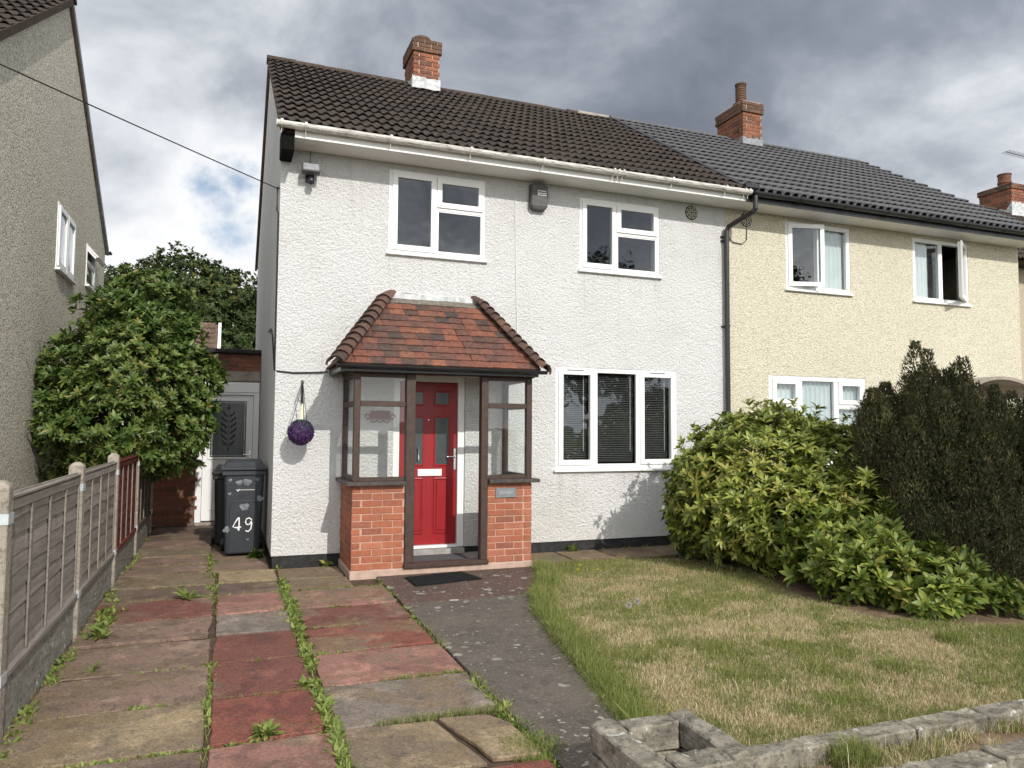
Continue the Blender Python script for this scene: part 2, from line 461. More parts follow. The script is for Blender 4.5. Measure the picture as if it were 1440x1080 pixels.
stone_mat('grey_stone', (0.09, 0.080, 0.065), (0.21, 0.19, 0.15), (0.36, 0.325, 0.26))
stone_mat('post_concrete', (0.24, 0.205, 0.165), (0.32, 0.28, 0.23), (0.22, 0.20, 0.17))
stone_mat('gravel_board', (0.15, 0.14, 0.115), (0.25, 0.235, 0.20), (0.19, 0.18, 0.15))


def wood_mat(name, ca, cb, dirt):
    m, nt, b, pos = new_mat(name, 0.9, 0.15)
    r = nt.n('ShaderNodeObjectInfo').outputs['Random']
    sh = nt.n('ShaderNodeCombineXYZ', {0: 0.0, 1: nt.math('MULTIPLY', r, 9.0), 2: nt.math('MULTIPLY', r, 5.0)}).outputs[0]
    p2 = nt.n('ShaderNodeVectorMath', {0: pos, 1: sh}, operation='ADD').outputs[0]
    g = nt.noise(nt.n('ShaderNodeVectorMath', {0: p2, 1: (30, 2.2, 45)}, operation='MULTIPLY').outputs[0], 1.0, 5, 0.65, 0.4)
    n1 = nt.noise(p2, 3, 5, 0.65)
    k = nt.math('ADD', nt.math('MULTIPLY', r, 0.4), 0.8)
    c = nt.ramp(g, [(0.3, ca), (0.7, cb)])
    c = nt.n('ShaderNodeVectorMath', {0: c, 'Scale': k}, operation='SCALE').outputs[0]
    c = nt.mix(nt.math('MULTIPLY', nt.step(n1, 0.48, 0.7), 0.5), c, dirt)
    base(nt, b, c)
    bump(nt, b, g, 0.5, 0.004)
    MAT[name] = m


wood_mat('fence_grey', (0.17, 0.150, 0.128), (0.30, 0.27, 0.235), (0.13, 0.108, 0.088))
wood_mat('fence_batten', (0.19, 0.16, 0.13), (0.30, 0.255, 0.205), (0.15, 0.12, 0.095))
wood_mat('fence_red', (0.10, 0.024, 0.020), (0.165, 0.042, 0.034), (0.09, 0.03, 0.025))
wood_mat('fence_brown', (0.07, 0.05, 0.04), (0.12, 0.09, 0.07), (0.05, 0.04, 0.035))


def leaf_mat(name, c0, c1, c2, rough=0.4, spec=0.4, trans=0.25, patch=3.0):
    m, nt, b, pos = new_mat(name, rough, spec)
    geo = nt.n('ShaderNodeNewGeometry')
    r = geo.outputs['Random Per Island']
    n = nt.noise(pos, patch, 3)
    f = nt.math('ADD', nt.math('MULTIPLY', r, 0.65), nt.math('MULTIPLY', n, 0.35))
    c = nt.ramp(f, [(0.15, c0), (0.48, c1), (0.76, c2), (0.80, c2), (0.83, tuple(0.5 * x + 0.5 * y for x, y in zip(c2, (0.28, 0.20, 0.05))))])
    base(nt, b, c)
    tl = nt.n('ShaderNodeBsdfTranslucent', {'Color': c})
    mx = nt.n('ShaderNodeMixShader', {0: trans, 1: b.outputs[0], 2: tl.outputs[0]})
    nt.link(mx.outputs[0], m.node_tree.nodes['Material Output'].inputs[0])
    MAT[name] = m


leaf_mat('leaf_rhodo', (0.065, 0.095, 0.014), (0.155, 0.190, 0.028), (0.31, 0.33, 0.065), 0.40, 0.4)
leaf_mat('leaf_laurel', (0.045, 0.080, 0.013), (0.105, 0.155, 0.024), (0.23, 0.275, 0.05), 0.42, 0.35)
leaf_mat('leaf_bay', (0.032, 0.062, 0.014), (0.070, 0.118, 0.024), (0.16, 0.21, 0.05), 0.42, 0.35)
leaf_mat('leaf_yew', (0.024, 0.030, 0.012), (0.056, 0.060, 0.025), (0.12, 0.115, 0.052), 0.7, 0.2, 0.12, 5)
leaf_mat('leaf_far', (0.025, 0.042, 0.014), (0.046, 0.070, 0.020), (0.075, 0.10, 0.028), 0.6, 0.2, 0.2, 0.8)
leaf_mat('leaf_weed', (0.10, 0.145, 0.03), (0.17, 0.225, 0.045), (0.27, 0.31, 0.085), 0.5, 0.3, 0.3)
leaf_mat('leaf_hydrangea', (0.035, 0.060, 0.022), (0.055, 0.085, 0.03), (0.085, 0.11, 0.045), 0.55, 0.3)
leaf_mat('petal_dry', (0.22, 0.12, 0.08), (0.30, 0.17, 0.12), (0.42, 0.28, 0.22), 0.8, 0.1)
leaf_mat('petal_yellow', (0.55, 0.42, 0.03), (0.62, 0.5, 0.05), (0.7, 0.58, 0.08), 0.6, 0.2)
leaf_mat('seed_white', (0.40, 0.38, 0.32), (0.46, 0.44, 0.38), (0.55, 0.52, 0.46), 0.8, 0.1)

# grass: each blade carries how green it is
m, nt, b, pos = new_mat('grass_blade', 0.6, 0.25)
at = nt.n('ShaderNodeAttribute', attribute_name='greenness').outputs['Fac']
r = nt.n('ShaderNodeNewGeometry').outputs['Random Per Island']
gcol = nt.ramp(r, [(0.0, (0.095, 0.135, 0.026)), (0.5, (0.17, 0.215, 0.045)), (1.0, (0.28, 0.31, 0.085))])
scol = nt.ramp(r, [(0.0, (0.34, 0.26, 0.14)), (0.5, (0.56, 0.455, 0.27)), (1.0, (0.76, 0.65, 0.43))])
c = nt.mix(at, scol, gcol)
base(nt, b, c)
tl = nt.n('ShaderNodeBsdfTranslucent', {'Color': c})
mx = nt.n('ShaderNodeMixShader', {0: 0.3, 1: b.outputs[0], 2: tl.outputs[0]})
nt.link(mx.outputs[0], m.node_tree.nodes['Material Output'].inputs[0])
MAT['grass_blade'] = m
# lawn soil and thatch
m, nt, b, pos = new_mat('thatch', 0.95, 0.1)
n1 = nt.noise(pos, 2.4, 5, 0.6)
n2 = nt.noise(pos, 60, 4, 0.7)
c = nt.mix(nt.step(n1, 0.4, 0.6), (0.34, 0.26, 0.145), (0.20, 0.185, 0.08))
c = nt.mix(nt.math('MULTIPLY', nt.step(n2, 0.45, 0.65), 0.6), c, (0.10, 0.075, 0.05))
base(nt, b, c)
bump(nt, b, n2, 0.8, 0.02)
MAT['thatch'] = m

# ------------------------------------------------------------------ builders
WL = {}          # world position of every parent


def link(o, parent, wl):
    COL.objects.link(o)
    if parent is not None:
        o.parent = parent
        o.location = Vector(wl) - WL[parent.name]
    else:
        o.location = wl
    WL[o.name] = Vector(wl)
    return o


def tag(o, label=None, cat=None, group=None, kind=None):
    if label: o['label'] = label
    if cat: o['category'] = cat
    if group: o['group'] = group
    if kind: o['kind'] = kind
    return o


def thing(name, loc, label, cat, group=None):
    o = bpy.data.objects.new(name, None)
    o.empty_display_size = 0.2
    link(o, None, loc)
    return tag(o, label, cat, group)


class M:
    """collects solid shapes, then links them as one mesh object"""
    def __init__(s, tf=None):
        s.v, s.f, s.tf = [], [], tf

    def add(s, vs, fs):
        o = len(s.v)
        s.v += [tuple(p) for p in vs]
        s.f += [tuple(i + o for i in f) for f in fs]
        return s

    def box(s, x0, x1, y0, y1, z0, z1):
        return s.add([(x0, y0, z0), (x1, y0, z0), (x1, y1, z0), (x0, y1, z0), (x0, y0, z1), (x1, y0, z1), (x1, y1, z1), (x0, y1, z1)],
                     [(0, 3, 2, 1), (4, 5, 6, 7), (0, 1, 5, 4), (1, 2, 6, 5), (2, 3, 7, 6), (3, 0, 4, 7)])

    def prism(s, poly, d):
        """poly: 3D points of a flat face, d: extrusion vector"""
        n = len(poly)
        d = Vector(d)
        vs = [Vector(p) for p in poly] + [Vector(p) + d for p in poly]
        fs = [tuple(range(n))[::-1], tuple(range(n, 2 * n))] + [(i, (i + 1) % n, n + (i + 1) % n, n + i) for i in range(n)]
        return s.add(vs, fs)

    def tube(s, pts, r, n=8, cap=True):
        pts = [Vector(p) for p in pts]
        rings = []
        for i, p in enumerate(pts):
            a = pts[max(0, i - 1)]
            b = pts[min(len(pts) - 1, i + 1)]
            t = (b - a).normalized()
            u = t.cross(Vector((0, 0, 1)))
            if u.length < 1e-3: u = Vector((1, 0, 0))
            u.normalize()
            w_ = t.cross(u).normalized()
            rr = r[i] if hasattr(r, '__len__') else r
            rings.append([p + (u * math.cos(2 * math.pi * k / n) + w_ * math.sin(2 * math.pi * k / n)) * rr for k in range(n)])
        vs = [q for ring in rings for q in ring]
        fs = []
        for i in range(len(pts) - 1):
            for k in range(n):
                fs.append((i * n + k, i * n + (k + 1) % n, (i + 1) * n + (k + 1) % n, (i + 1) * n + k))
        if cap:
            fs.append(tuple(range(n))[::-1])
            fs.append(tuple((len(pts) - 1) * n + k for k in range(n)))
        return s.add(vs, fs)

    def lathe(s, prof, c, n=20):
        """prof: (radius, z) pairs round the vertical axis through c"""
        vs, fs = [], []
        for r_, z in prof:
            for k in range(n):
                a = 2 * math.pi * k / n
                vs.append((c[0] + r_ * math.cos(a), c[1] + r_ * math.sin(a), c[2] + z))
        for i in range(len(prof) - 1):
            for k in range(n):
                fs.append((i * n + k, i * n + (k + 1) % n, (i + 1) * n + (k + 1) % n, (i + 1) * n + k))
        fs.append(tuple(range(n))[::-1])
        fs.append(tuple((len(prof) - 1) * n + k for k in range(n)))
        return s.add(vs, fs)

    def build(s, name, mat, parent=None, bevel=0.0, smooth=False, fix=True):
        vs = s.v
        if s.tf:
            vs = [s.tf(*p) for p in vs]
        a = np.array(vs)
        c = Vector(((a[:, 0].min() + a[:, 0].max()) / 2, (a[:, 1].min() + a[:, 1].max()) / 2, a[:, 2].min()))
        me = bpy.data.meshes.new(name)
        me.from_pydata([tuple(Vector(p) - c) for p in vs], [], s.f)
        if fix or bevel:
            bm = bmesh.new()
            bm.from_mesh(me)
            if bevel:
                bmesh.ops.remove_doubles(bm, verts=bm.verts, dist=1e-6)
            if fix:
                bmesh.ops.recalc_face_normals(bm, faces=bm.faces)
            if bevel:
                ed = [e for e in bm.edges if len(e.link_faces) == 2 and e.calc_face_angle(0) > 0.5]
                bmesh.ops.bevel(bm, geom=ed, offset=bevel, segments=1, affect='EDGES', profile=0.5)
            bm.to_mesh(me)
            bm.free()
        me.materials.append(MAT[mat])
        if smooth:
            me.polygons.foreach_set('use_smooth', [True] * len(me.polygons))
        o = bpy.data.objects.new(name, me)
        return link(o, parent, c)


def share(name, me, wl, parent, rot=None, color=None):
    o = bpy.data.objects.new(name, me)
    if rot is not None: o.rotation_euler = rot
    if color is not None: o.color = color
    return link(o, parent, wl)


_BR = {}

def brick_mesh(sx, sy, sz, mat):
    key = (round(sx, 3), round(sy, 3), round(sz, 3), mat)
    if key in _BR: return _BR[key]
    bm = bmesh.new()
    bmesh.ops.create_cube(bm, size=1.0)
    for v in bm.verts:
        v.co = Vector((v.co.x * sx, v.co.y * sy, v.co.z * sz))
    bmesh.ops.bevel(bm, geom=list(bm.edges), offset=0.004, segments=1, affect='EDGES', profile=0.5)
    me = bpy.data.meshes.new('brick')
    bm.to_mesh(me)
    bm.free()
    me.materials.append(MAT[mat])
    _BR[key] = me
    return me


def brickwork(parent, axis, u0, u1, z0, rows, face, side, mat, phase=0, corner0=False, corner1=False, gauge=0.075, depth=0.09, skip=None, first=0):
    """one face of half-bond brickwork; face = coordinate of the outer plane, side = -1/+1 the way it looks;
    corner flags shorten alternate rows by a brick width so that two faces bond at the corner"""
    h = 0.065
    for r_ in range(first, rows):
        p = (r_ + phase) % 2
        a = u0 + (0.1125 if (corner0 and p) else 0.0)
        b = u1 - (0.1125 if (corner1 and p) else 0.0)
        st = a if corner0 else (u0 - (0.1125 if p else 0.0))
        u = st
        while u < b - 0.02:
            c0, c1 = max(u, a), min(u + 0.215, b)
            u += 0.225
            if c1 - c0 < 0.035: continue
            zc_ = z0 + r_ * gauge + h / 2
            if skip and skip((c0 + c1) / 2, zc_): continue
            L_ = round((c1 - c0) / 0.02) * 0.02 if (c1 - c0) < 0.21 else 0.215
            L_ = min(L_, c1 - c0)
            me = brick_mesh(L_, depth, h, mat) if axis == 'x' else brick_mesh(depth, L_, h, mat)
            j = rng.uniform(-0.0025, 0.0025)
            q = face - side * (depth / 2 - j)
            uc = (c0 + c1) / 2 + rng.uniform(-0.002, 0.002)
            zz = zc_ + rng.uniform(-0.002, 0.002)
            share('brick', me, (uc, q, zz) if axis == 'x' else (q, uc, zz), parent, (0, rng.uniform(-0.004, 0.004), 0) if axis == 'x' else None)


def np_object(name, verts, faces_flat, sizes, mat, parent=None, attrs=None, smooth=False, origin=None):
    """mesh from numpy arrays"""
    me = bpy.data.meshes.new(name)
    verts = np.asarray(verts, dtype=np.float32)
    if origin is None:
        origin = np.array([(verts[:, 0].min() + verts[:, 0].max()) / 2, (verts[:, 1].min() + verts[:, 1].max()) / 2, verts[:, 2].min()])
    me.vertices.add(len(verts))
    me.vertices.foreach_set('co', (verts - origin).astype(np.float32).ravel())
    sizes = np.asarray(sizes, dtype=np.int32)
    faces_flat = np.asarray(faces_flat, dtype=np.int32)
    me.loops.add(len(faces_flat))
    me.loops.foreach_set('vertex_index', faces_flat)
    me.polygons.add(len(sizes))
    starts = np.concatenate([[0], np.cumsum(sizes)[:-1]]).astype(np.int32)
    me.polygons.foreach_set('loop_start', starts)
    me.update(calc_edges=True)
    me.validate()
    for k, v in (attrs or {}).items():
        at_ = me.attributes.new(k, 'FLOAT', 'POINT')
        at_.data.foreach_set('value', np.asarray(v, dtype=np.float32))
    me.materials.append(MAT[mat])
    if smooth:
        me.polygons.foreach_set('use_smooth', np.ones(len(sizes), dtype=bool))
    o = bpy.data.objects.new(name, me)
    return link(o, parent, Vector(origin.tolist()))


def unit(a):
    return a / np.maximum(np.linalg.norm(a, axis=-1, keepdims=True), 1e-9)


def leaf_arrays(pos, d, nrm, L, W, droop=0.15, fine=True):
    """one folded leaf per row: base at pos, pointing along d, upper side nrm"""
    n = len(pos)
    d = unit(d)
    s = unit(np.cross(d, nrm))
    nn = unit(np.cross(s, d))
    L = np.asarray(L).reshape(-1, 1) * np.ones((n, 1))
    W = np.asarray(W).reshape(-1, 1) * np.ones((n, 1))
    dr = droop * L
    if fine:
        sta = [(0.0, 0.0, 0.0, 0.0), (0.32, 0.46, 0.10, 0.02), (0.68, 0.46, 0.10, -0.3), (1.0, 0.0, 0.0, -1.0)]
        b = pos
        l1 = pos + d * L * .32 - s * W * .46 + nn * (W * .14)
        m1 = pos + d * L * .32 + nn * (dr * .0)
        r1 = pos + d * L * .32 + s * W * .46 + nn * (W * .14)
        l2 = pos + d * L * .70 - s * W * .40 + nn * (W * .12 - dr * .4)
        m2 = pos + d * L * .70 - nn * (dr * .4)
        r2 = pos + d * L * .70 + s * W * .40 + nn * (W * .12 - dr * .4)
        t = pos + d * L - nn * dr
        vs = np.stack([b, l1, m1, r1, l2, m2, r2, t], 1).reshape(-1, 3)
        tri = np.array([0, 3, 2, 0, 2, 1, 5, 6, 7, 4, 5, 7])
        quad = np.array([2, 3, 6, 5, 1, 2, 5, 4])
        o = np.arange(n)[:, None] * 8
        ff = np.concatenate([(o + tri), (o + quad)], 1).ravel()
        sz = np.tile(np.array([3, 3, 3, 3, 4, 4]), n)
    else:
        b = pos
        l1 = pos + d * L * .45 - s * W * .5
        r1 = pos + d * L * .45 + s * W * .5
        t = pos + d * L - nn * dr
        vs = np.stack([b, r1, t, l1], 1).reshape(-1, 3)
        o = np.arange(n)[:, None] * 4
        ff = (o + np.array([0, 1, 2, 0, 2, 3])).ravel()
        sz = np.full(2 * n, 3)
    return vs, ff, sz


def rnd_dirs(n):
    return unit(rng.normal(size=(n, 3)))


def shell_points(lobes, n, inner=0.92, jitter=0.12, zmin=0.03, clip=None):
    """points near the outside of a union of ellipsoids, with outward directions"""
    lob = np.array(lobes, float)
    area = (lob[:, 3] * lob[:, 4] + lob[:, 3] * lob[:, 5] + lob[:, 4] * lob[:, 5])
    pick = rng.choice(len(lob), size=n, p=area / area.sum())
    dd = rnd_dirs(n)
    l = lob[pick]
    rad = l[:, 3:6] * (1 + rng.normal(0, jitter, (n, 1)).clip(-0.35, 0.18))
    p = l[:, :3] + dd * rad
    nr = unit(dd / l[:, 3:6])
    keep = p[:, 2] > zmin
    for i in range(len(lob)):
        q = (p - lob[i, :3]) / (lob[i, 3:6] * inner * 0.86)
        keep &= ~((np.sum(q * q, 1) < 1) & (pick != i))
    if clip is not None:
        keep &= clip(p)
    return p[keep], nr[keep]


def rosettes(p, axis, nleaf, L, W, spread=(0.5, 1.2), droop=0.2, fine=True):
    """whorls of leaves at shoot tips"""
    n = len(p)
    axis = unit(axis)
    ref = np.tile(np.array([[0.0, 0.0, 1.0]]), (n, 1))
    ref[np.abs(axis[:, 2]) > 0.95] = (1, 0, 0)
    u = unit(np.cross(axis, ref))
    v = np.cross(axis, u)
    P_, D_, N_, L_, W_ = [], [], [], [], []
    ph = rng.uniform(0, 6.28, n)
    for k in range(nleaf):
        a = (ph + 2.399 * k)[:, None] + rng.normal(0, 0.2, (n, 1))
        inc = rng.uniform(spread[0], spread[1], (n, 1))
        rad = u * np.cos(a) + v * np.sin(a)
        D_.append(axis * np.cos(inc) + rad * np.sin(inc))
        N_.append(axis * np.sin(inc) - rad * np.cos(inc) + 1e-3)
        P_.append(p + axis * (rng.uniform(-0.35, 0.1, (n, 1)) * np.reshape(L, (-1, 1))) + rad * 0.004)
        ls = rng.uniform(0.7, 1.15, n)
        L_.append(L * ls)
        W_.append(W * ls * rng.uniform(0.85, 1.15, n))
    return leaf_arrays(np.concatenate(P_), np.concatenate(D_), np.concatenate(N_), np.concatenate(L_), np.concatenate(W_), droop, fine)


def cat_arrays(parts):
    vs, ff, sz, o = [], [], [], 0
    for a, b, c in parts:
        vs.append(a)
        ff.append(b + o)
        sz.append(c)
        o += len(a)
    return np.concatenate(vs), np.concatenate(ff), np.concatenate(sz)


# smooth 2D value noise for layout decisions
_G = rng.uniform(0, 1, (64, 64))

def vnoise(x, y, scale):
    x = np.asarray(x) * scale + 13.7
    y = np.asarray(y) * scale + 5.3
    xi, yi = np.floor(x).astype(int), np.floor(y).astype(int)
    fx, fy = x - xi, y - yi
    fx, fy = fx * fx * (3 - 2 * fx), fy * fy * (3 - 2 * fy)
    g = lambda a, b: _G[a % 64, b % 64]
    return (g(xi, yi) * (1 - fx) + g(xi + 1, yi) * fx) * (1 - fy) + (g(xi, yi + 1) * (1 - fx) + g(xi + 1, yi + 1) * fx) * fy


def fbm(x, y, s):
    return (vnoise(x, y, s) + 0.5 * vnoise(x, y, s * 2.1) + 0.25 * vnoise(x, y, s * 4.3)) / 1.75


def in_poly(x, y, poly):
    inside = np.zeros(len(x), bool)
    n = len(poly)
    for i in range(n):
        x0, y0 = poly[i]
        x1, y1 = poly[(i + 1) % n]
        c = ((y0 > y) != (y1 > y)) & (x < (x1 - x0) * (y - y0) / (y1 - y0 + 1e-12) + x0)
        inside ^= c
    return inside


def dist_poly(x, y, line):
    best = np.full(len(x), 1e9)
    for (x0, y0), (x1, y1) in zip(line[:-1], line[1:]):
        dx, dy = x1 - x0, y1 - y0
        t = (((x - x0) * dx + (y - y0) * dy) / (dx * dx + dy * dy)).clip(0, 1)
        best = np.minimum(best, np.hypot(x - x0 - t * dx, y - y0 - t * dy))
    return best


def blades(x, y, z, h, width, green, lean=0.35):
    n = len(x)
    a = rng.uniform(0, 6.283, n)
    la = rng.uniform(0, 6.283, n)
    ln = np.abs(rng.normal(0, lean, n)) * h
    sx, sy = np.cos(a) * width / 2, np.sin(a) * width / 2
    lx, ly = np.cos(la) * ln, np.sin(la) * ln
    v0 = np.stack([x - sx, y - sy, z], 1)
    v1 = np.stack([x + sx, y + sy, z], 1)
    v2 = np.stack([x + lx * .35 - sx * .7, y + ly * .35 - sy * .7, z + h * .55], 1)
    v3 = np.stack([x + lx * .35 + sx * .7, y + ly * .35 + sy * .7, z + h * .55], 1)
    v4 = np.stack([x + lx, y + ly, z + h * np.sqrt(np.maximum(0.1, 1 - (ln / h).clip(0, .95) ** 2))], 1)
    vs = np.stack([v0, v1, v2, v3, v4], 1).reshape(-1, 3)
    o = np.arange(n)[:, None] * 5
    ff = (o + np.array([0, 1, 3, 2, 2, 3, 4])).ravel()
    sz = np.tile(np.array([4, 3]), n)
    return vs, ff, sz, np.repeat(green, 5)


def tf_front(y0=0.0):
    return lambda u, d, z: (u, y0 + d, z)


def tf_east(x0):
    # wall that looks to +x: u runs along y, d < 0 is outwards
    return lambda u, d, z: (x0 - d, u, z)


def tf_west(x0):
    return lambda u, d, z: (x0 + d, u, z)


def wall_with_holes(name, mat, parent, u0, u1, z0, z1, holes, thick, tf):
    """flat wall with rectangular openings and their reveals"""
    us = sorted({u0, u1, *[h[0] for h in holes], *[h[1] for h in holes]})
    zs = sorted({z0, z1, *[h[2] for h in holes], *[h[3] for h in holes]})
    us = [u for u in us if u0 <= u <= u1]
    zs = [z for z in zs if z0 <= z <= z1]
    nu, nz = len(us), len(zs)
    V = [(u, d, z) for d in (0.0, thick) for z in zs for u in us]
    idx = lambda d, j, i: d * nu * nz + j * nu + i
    solid = {}
    for j in range(nz - 1):
        for i in range(nu - 1):
            cu, cz_ = (us[i] + us[i + 1]) / 2, (zs[j] + zs[j + 1]) / 2
            solid[i, j] = not any(h[0] < cu < h[1] and h[2] < cz_ < h[3] for h in holes)
    F = []
    for (i, j), s in solid.items():
        if not s: continue
        F.append((idx(0, j, i), idx(0, j, i + 1), idx(0, j + 1, i + 1), idx(0, j + 1, i)))
        F.append((idx(1, j, i), idx(1, j + 1, i), idx(1, j + 1, i + 1), idx(1, j, i + 1)))
        if not solid.get((i - 1, j)): F.append((idx(0, j, i), idx(0, j + 1, i), idx(1, j + 1, i), idx(1, j, i)))
        if not solid.get((i + 1, j)): F.append((idx(0, j, i + 1), idx(1, j, i + 1), idx(1, j + 1, i + 1), idx(0, j + 1, i + 1)))
        if not solid.get((i, j - 1)): F.append((idx(0, j, i), idx(1, j, i), idx(1, j, i + 1), idx(0, j, i + 1)))
        if not solid.get((i, j + 1)): F.append((idx(0, j + 1, i), idx(0, j + 1, i + 1), idx(1, j + 1, i + 1), idx(1, j + 1, i)))
    m = M(tf)
    m.add(V, F)
    return m.build(name, mat, parent)


def ring(m, x0, x1, z0, z1, y0, y1, b):
    m.box(x0, x0 + b, y0, y1, z0, z1)
    m.box(x1 - b, x1, y0, y1, z0, z1)
    m.box(x0 + b, x1 - b, y0, y1, z0, z0 + b)
    m.box(x0 + b, x1 - b, y0, y1, z1 - b, z1)


def hinge(tf, ax_u, ax_d, ang, vertical=True, ax_z=0.0):
    ca, sa = math.cos(ang), math.sin(ang)
    if vertical:
        return lambda u, d, z: tf(ax_u + (u - ax_u) * ca - (d - ax_d) * sa, ax_d + (u - ax_u) * sa + (d - ax_d) * ca, z)
    return lambda u, d, z: tf(u, ax_d + (d - ax_d) * ca - (z - ax_z) * sa, ax_z + (d - ax_d) * sa + (z - ax_z) * ca)


def window(parent, tf, x0, x1, z0, z1, cells, sill=True, glassm='window_glass', sash_b=0.052):
    """upvc window; cells: (u0,u1,z0,z1,'s'|'f', optional hinge transform)"""
    us = sorted({x0, x1, *[c[0] for c in cells], *[c[1] for c in cells]})
    zs = sorted({z0, z1, *[c[2] for c in cells], *[c[3] for c in cells]})
    m = M(tf)
    for j in range(len(zs) - 1):
        i = 0
        while i < len(us) - 1:
            cz_ = (zs[j] + zs[j + 1]) / 2
            isopen = lambda k: any(c[0] < (us[k] + us[k + 1]) / 2 < c[1] and c[2] < cz_ < c[3] for c in cells)
            if isopen(i):
                i += 1
                continue
            k = i
            while k + 1 < len(us) - 1 and not isopen(k + 1):
                k += 1
            m.box(us[i], us[k + 1], -0.012, 0.06, zs[j], zs[j + 1])
            i = k + 1
    win = m.build('window', 'white_plastic', parent)
    for c in cells:
        t = c[5] if len(c) > 5 and c[5] else tf
        if c[4] == 's':
            s_ = M(t)
            e = 0.012
            ring(s_, c[0] - e, c[1] + e, c[2] - e, c[3] + e, -0.032, -0.0125, sash_b + e)
            ring(s_, c[0] + 0.004, c[1] - 0.004, c[2] + 0.004, c[3] - 0.004, -0.0125, 0.03, sash_b - 0.004)
            s_.build('sash', 'white_plastic', win)
            b = sash_b
            pd = -0.008
        else:
            s_ = M(t)
            ring(s_, c[0], c[1], c[2], c[3], -0.004, 0.03, 0.016)
            s_.build('glazing_bead', 'white_plastic', win)
            b, pd = 0.016, 0.006
        p_ = M(t)
        p_.box(c[0] + b - 0.003, c[1] - b + 0.003, pd, pd + 0.006, c[2] + b - 0.003, c[3] - b + 0.003)
        p_.build('pane', glassm, win)
    if sill:
        s_ = M(tf)
        s_.box(x0 - 0.03, x1 + 0.03, -0.065, 0.03, z0 - 0.035, z0 - 0.001)
        s_.build('sill', 'white_plastic', win, bevel=0.006)
    return win


# ---- roof tiles
def tile_mesh(name, w_, length, prof, thick, mat, lip=0.012, arch=0.0):
    """prof: (u fraction, height) across the tile; the tile lies in x (across), y (up the slope), z (out of it)"""
    n = len(prof)
    vs = []
    for y_, lift in ((0.0, 1.0), (length, 0.0)):
        for u, h in prof:
            vs.append((u * w_, y_, h + lift * (thick + h * arch)))
    for u, h in prof:
        vs.append((u * w_, 0.0, h + thick + h * arch - lip))
    fs = []
    for i in range(n - 1):
        fs.append((i, i + 1, n + i + 1, n + i))
        fs.append((2 * n + i, 2 * n + i + 1, i + 1, i))
    me = bpy.data.meshes.new(name)
    me.from_pydata(vs, [], fs)
    me.materials.append(MAT[mat])
    return me


PROF_ROLL = []
for k_ in range(3):
    o_ = k_ / 3
    for u_, h_ in ((0.0, 0.0), (0.08, 0.001), (0.14, 0.006), (0.20, 0.016), (0.25, 0.021), (0.30, 0.022), (0.36, 0.017), (0.42, 0.007), (0.47, 0.001)):
        PROF_ROLL.append((o_ + u_ * 2 / 3, h_))
PROF_ROLL.append((1.0, 0.0))
PROF_FLAT = []
for k_ in range(2):
    o_ = k_ * 0.5
    for u_, h_ in ((0.0, 0.004), (0.10, 0.0), (0.15, 0.012), (0.20, 0.034), (0.24, 0.038), (0.42, 0.038), (0.46, 0.034)):
        PROF_FLAT.append((o_ + u_, h_))
PROF_FLAT.append((1.0, 0.004))


def tile_slope(parent, me, x0, ncol, w_, y_eave, z_eave, pitch_, nrow, gauge, jit=0.004, cols_as_objects=None, sag=None, keep=None):
    """lays tiles on a front slope; returns the ones left over as arrays for a joined part"""
    cp, sp = math.cos(pitch_), math.sin(pitch_)
    rest = []
    for r_ in range(nrow):
        for c_ in range(ncol):
            if keep and not keep(r_, c_): continue
            sl = r_ * gauge
            dz = sag(x0 + (c_ + .5) * w_, sl) if sag else 0.0
            loc = (x0 + c_ * w_, y_eave + sl * cp, z_eave + sl * sp + dz)
            rot = (pitch_ + rng.normal(0, jit), rng.normal(0, jit * 0.6), rng.normal(0, jit * 0.8))
            if cols_as_objects is None or c_ in cols_as_objects:
                share('roof_tile', me, loc, parent, rot)
            else:
                rest.append((loc, rot))
    return rest


def joined_tiles(parent, name, me, rest, mat):
    src = np.array([v.co[:] for v in me.vertices])
    fl = [tuple(p.vertices) for p in me.polygons]
    from mathutils import Euler
    V, F, S = [], [], []
    for loc, rot in rest:
        Rm = np.array(Euler(rot).to_matrix())
        o = len(V) * len(src)
        V.append(src @ Rm.T + np.array(loc))
        for f in fl:
            F += [i + o for i in f]
            S.append(len(f))
    o = np_object(name, np.concatenate(V), F, S, mat, parent)
    o['kind'] = 'stuff'
    return o


def stone_block(name, x0, x1, y0, y1, z0, z1, mat, parent, rough=0.012, seg=5):
    bm = bmesh.new()
    bmesh.ops.create_cube(bm, size=1.0)
    sx, sy, sz = x1 - x0, y1 - y0, z1 - z0
    for v in bm.verts:
        v.co = Vector((v.co.x * sx, v.co.y * sy, v.co.z * sz))
    bmesh.ops.bevel(bm, geom=list(bm.edges), offset=0.008, segments=1, affect='EDGES', profile=0.6)
    bmesh.ops.subdivide_edges(bm, edges=[e for e in bm.edges if e.calc_length() > 0.05], cuts=seg, use_grid_fill=True)
    c = Vector(((x0 + x1) / 2, (y0 + y1) / 2, (z0 + z1) / 2))
    for v in bm.verts:
        q = v.co + c
        d = Vector((mnoise.noise(q * 14), mnoise.noise(q * 14 + Vector((9, 1, 4))), mnoise.noise(q * 14 + Vector((3, 7, 2)))))
        d2 = Vector((mnoise.noise(q * 45), mnoise.noise(q * 45 + Vector((5, 2, 1))), mnoise.noise(q * 45 + Vector((2, 8, 3)))))
        v.co += d * rough + d2 * rough * 0.4
    me = bpy.data.meshes.new(name)
    bm.to_mesh(me)
    bm.free()
    me.materials.append(MAT[mat])
    return share(name, me, c, parent)

# ================================================================== SETTING
def sheet(name, poly, z, mat, thick=0.05, parent=None):
    m = M()
    m.prism([(x, y, z - thick) for x, y in poly], (0, 0, thick))
    return m.build(name, mat, parent)


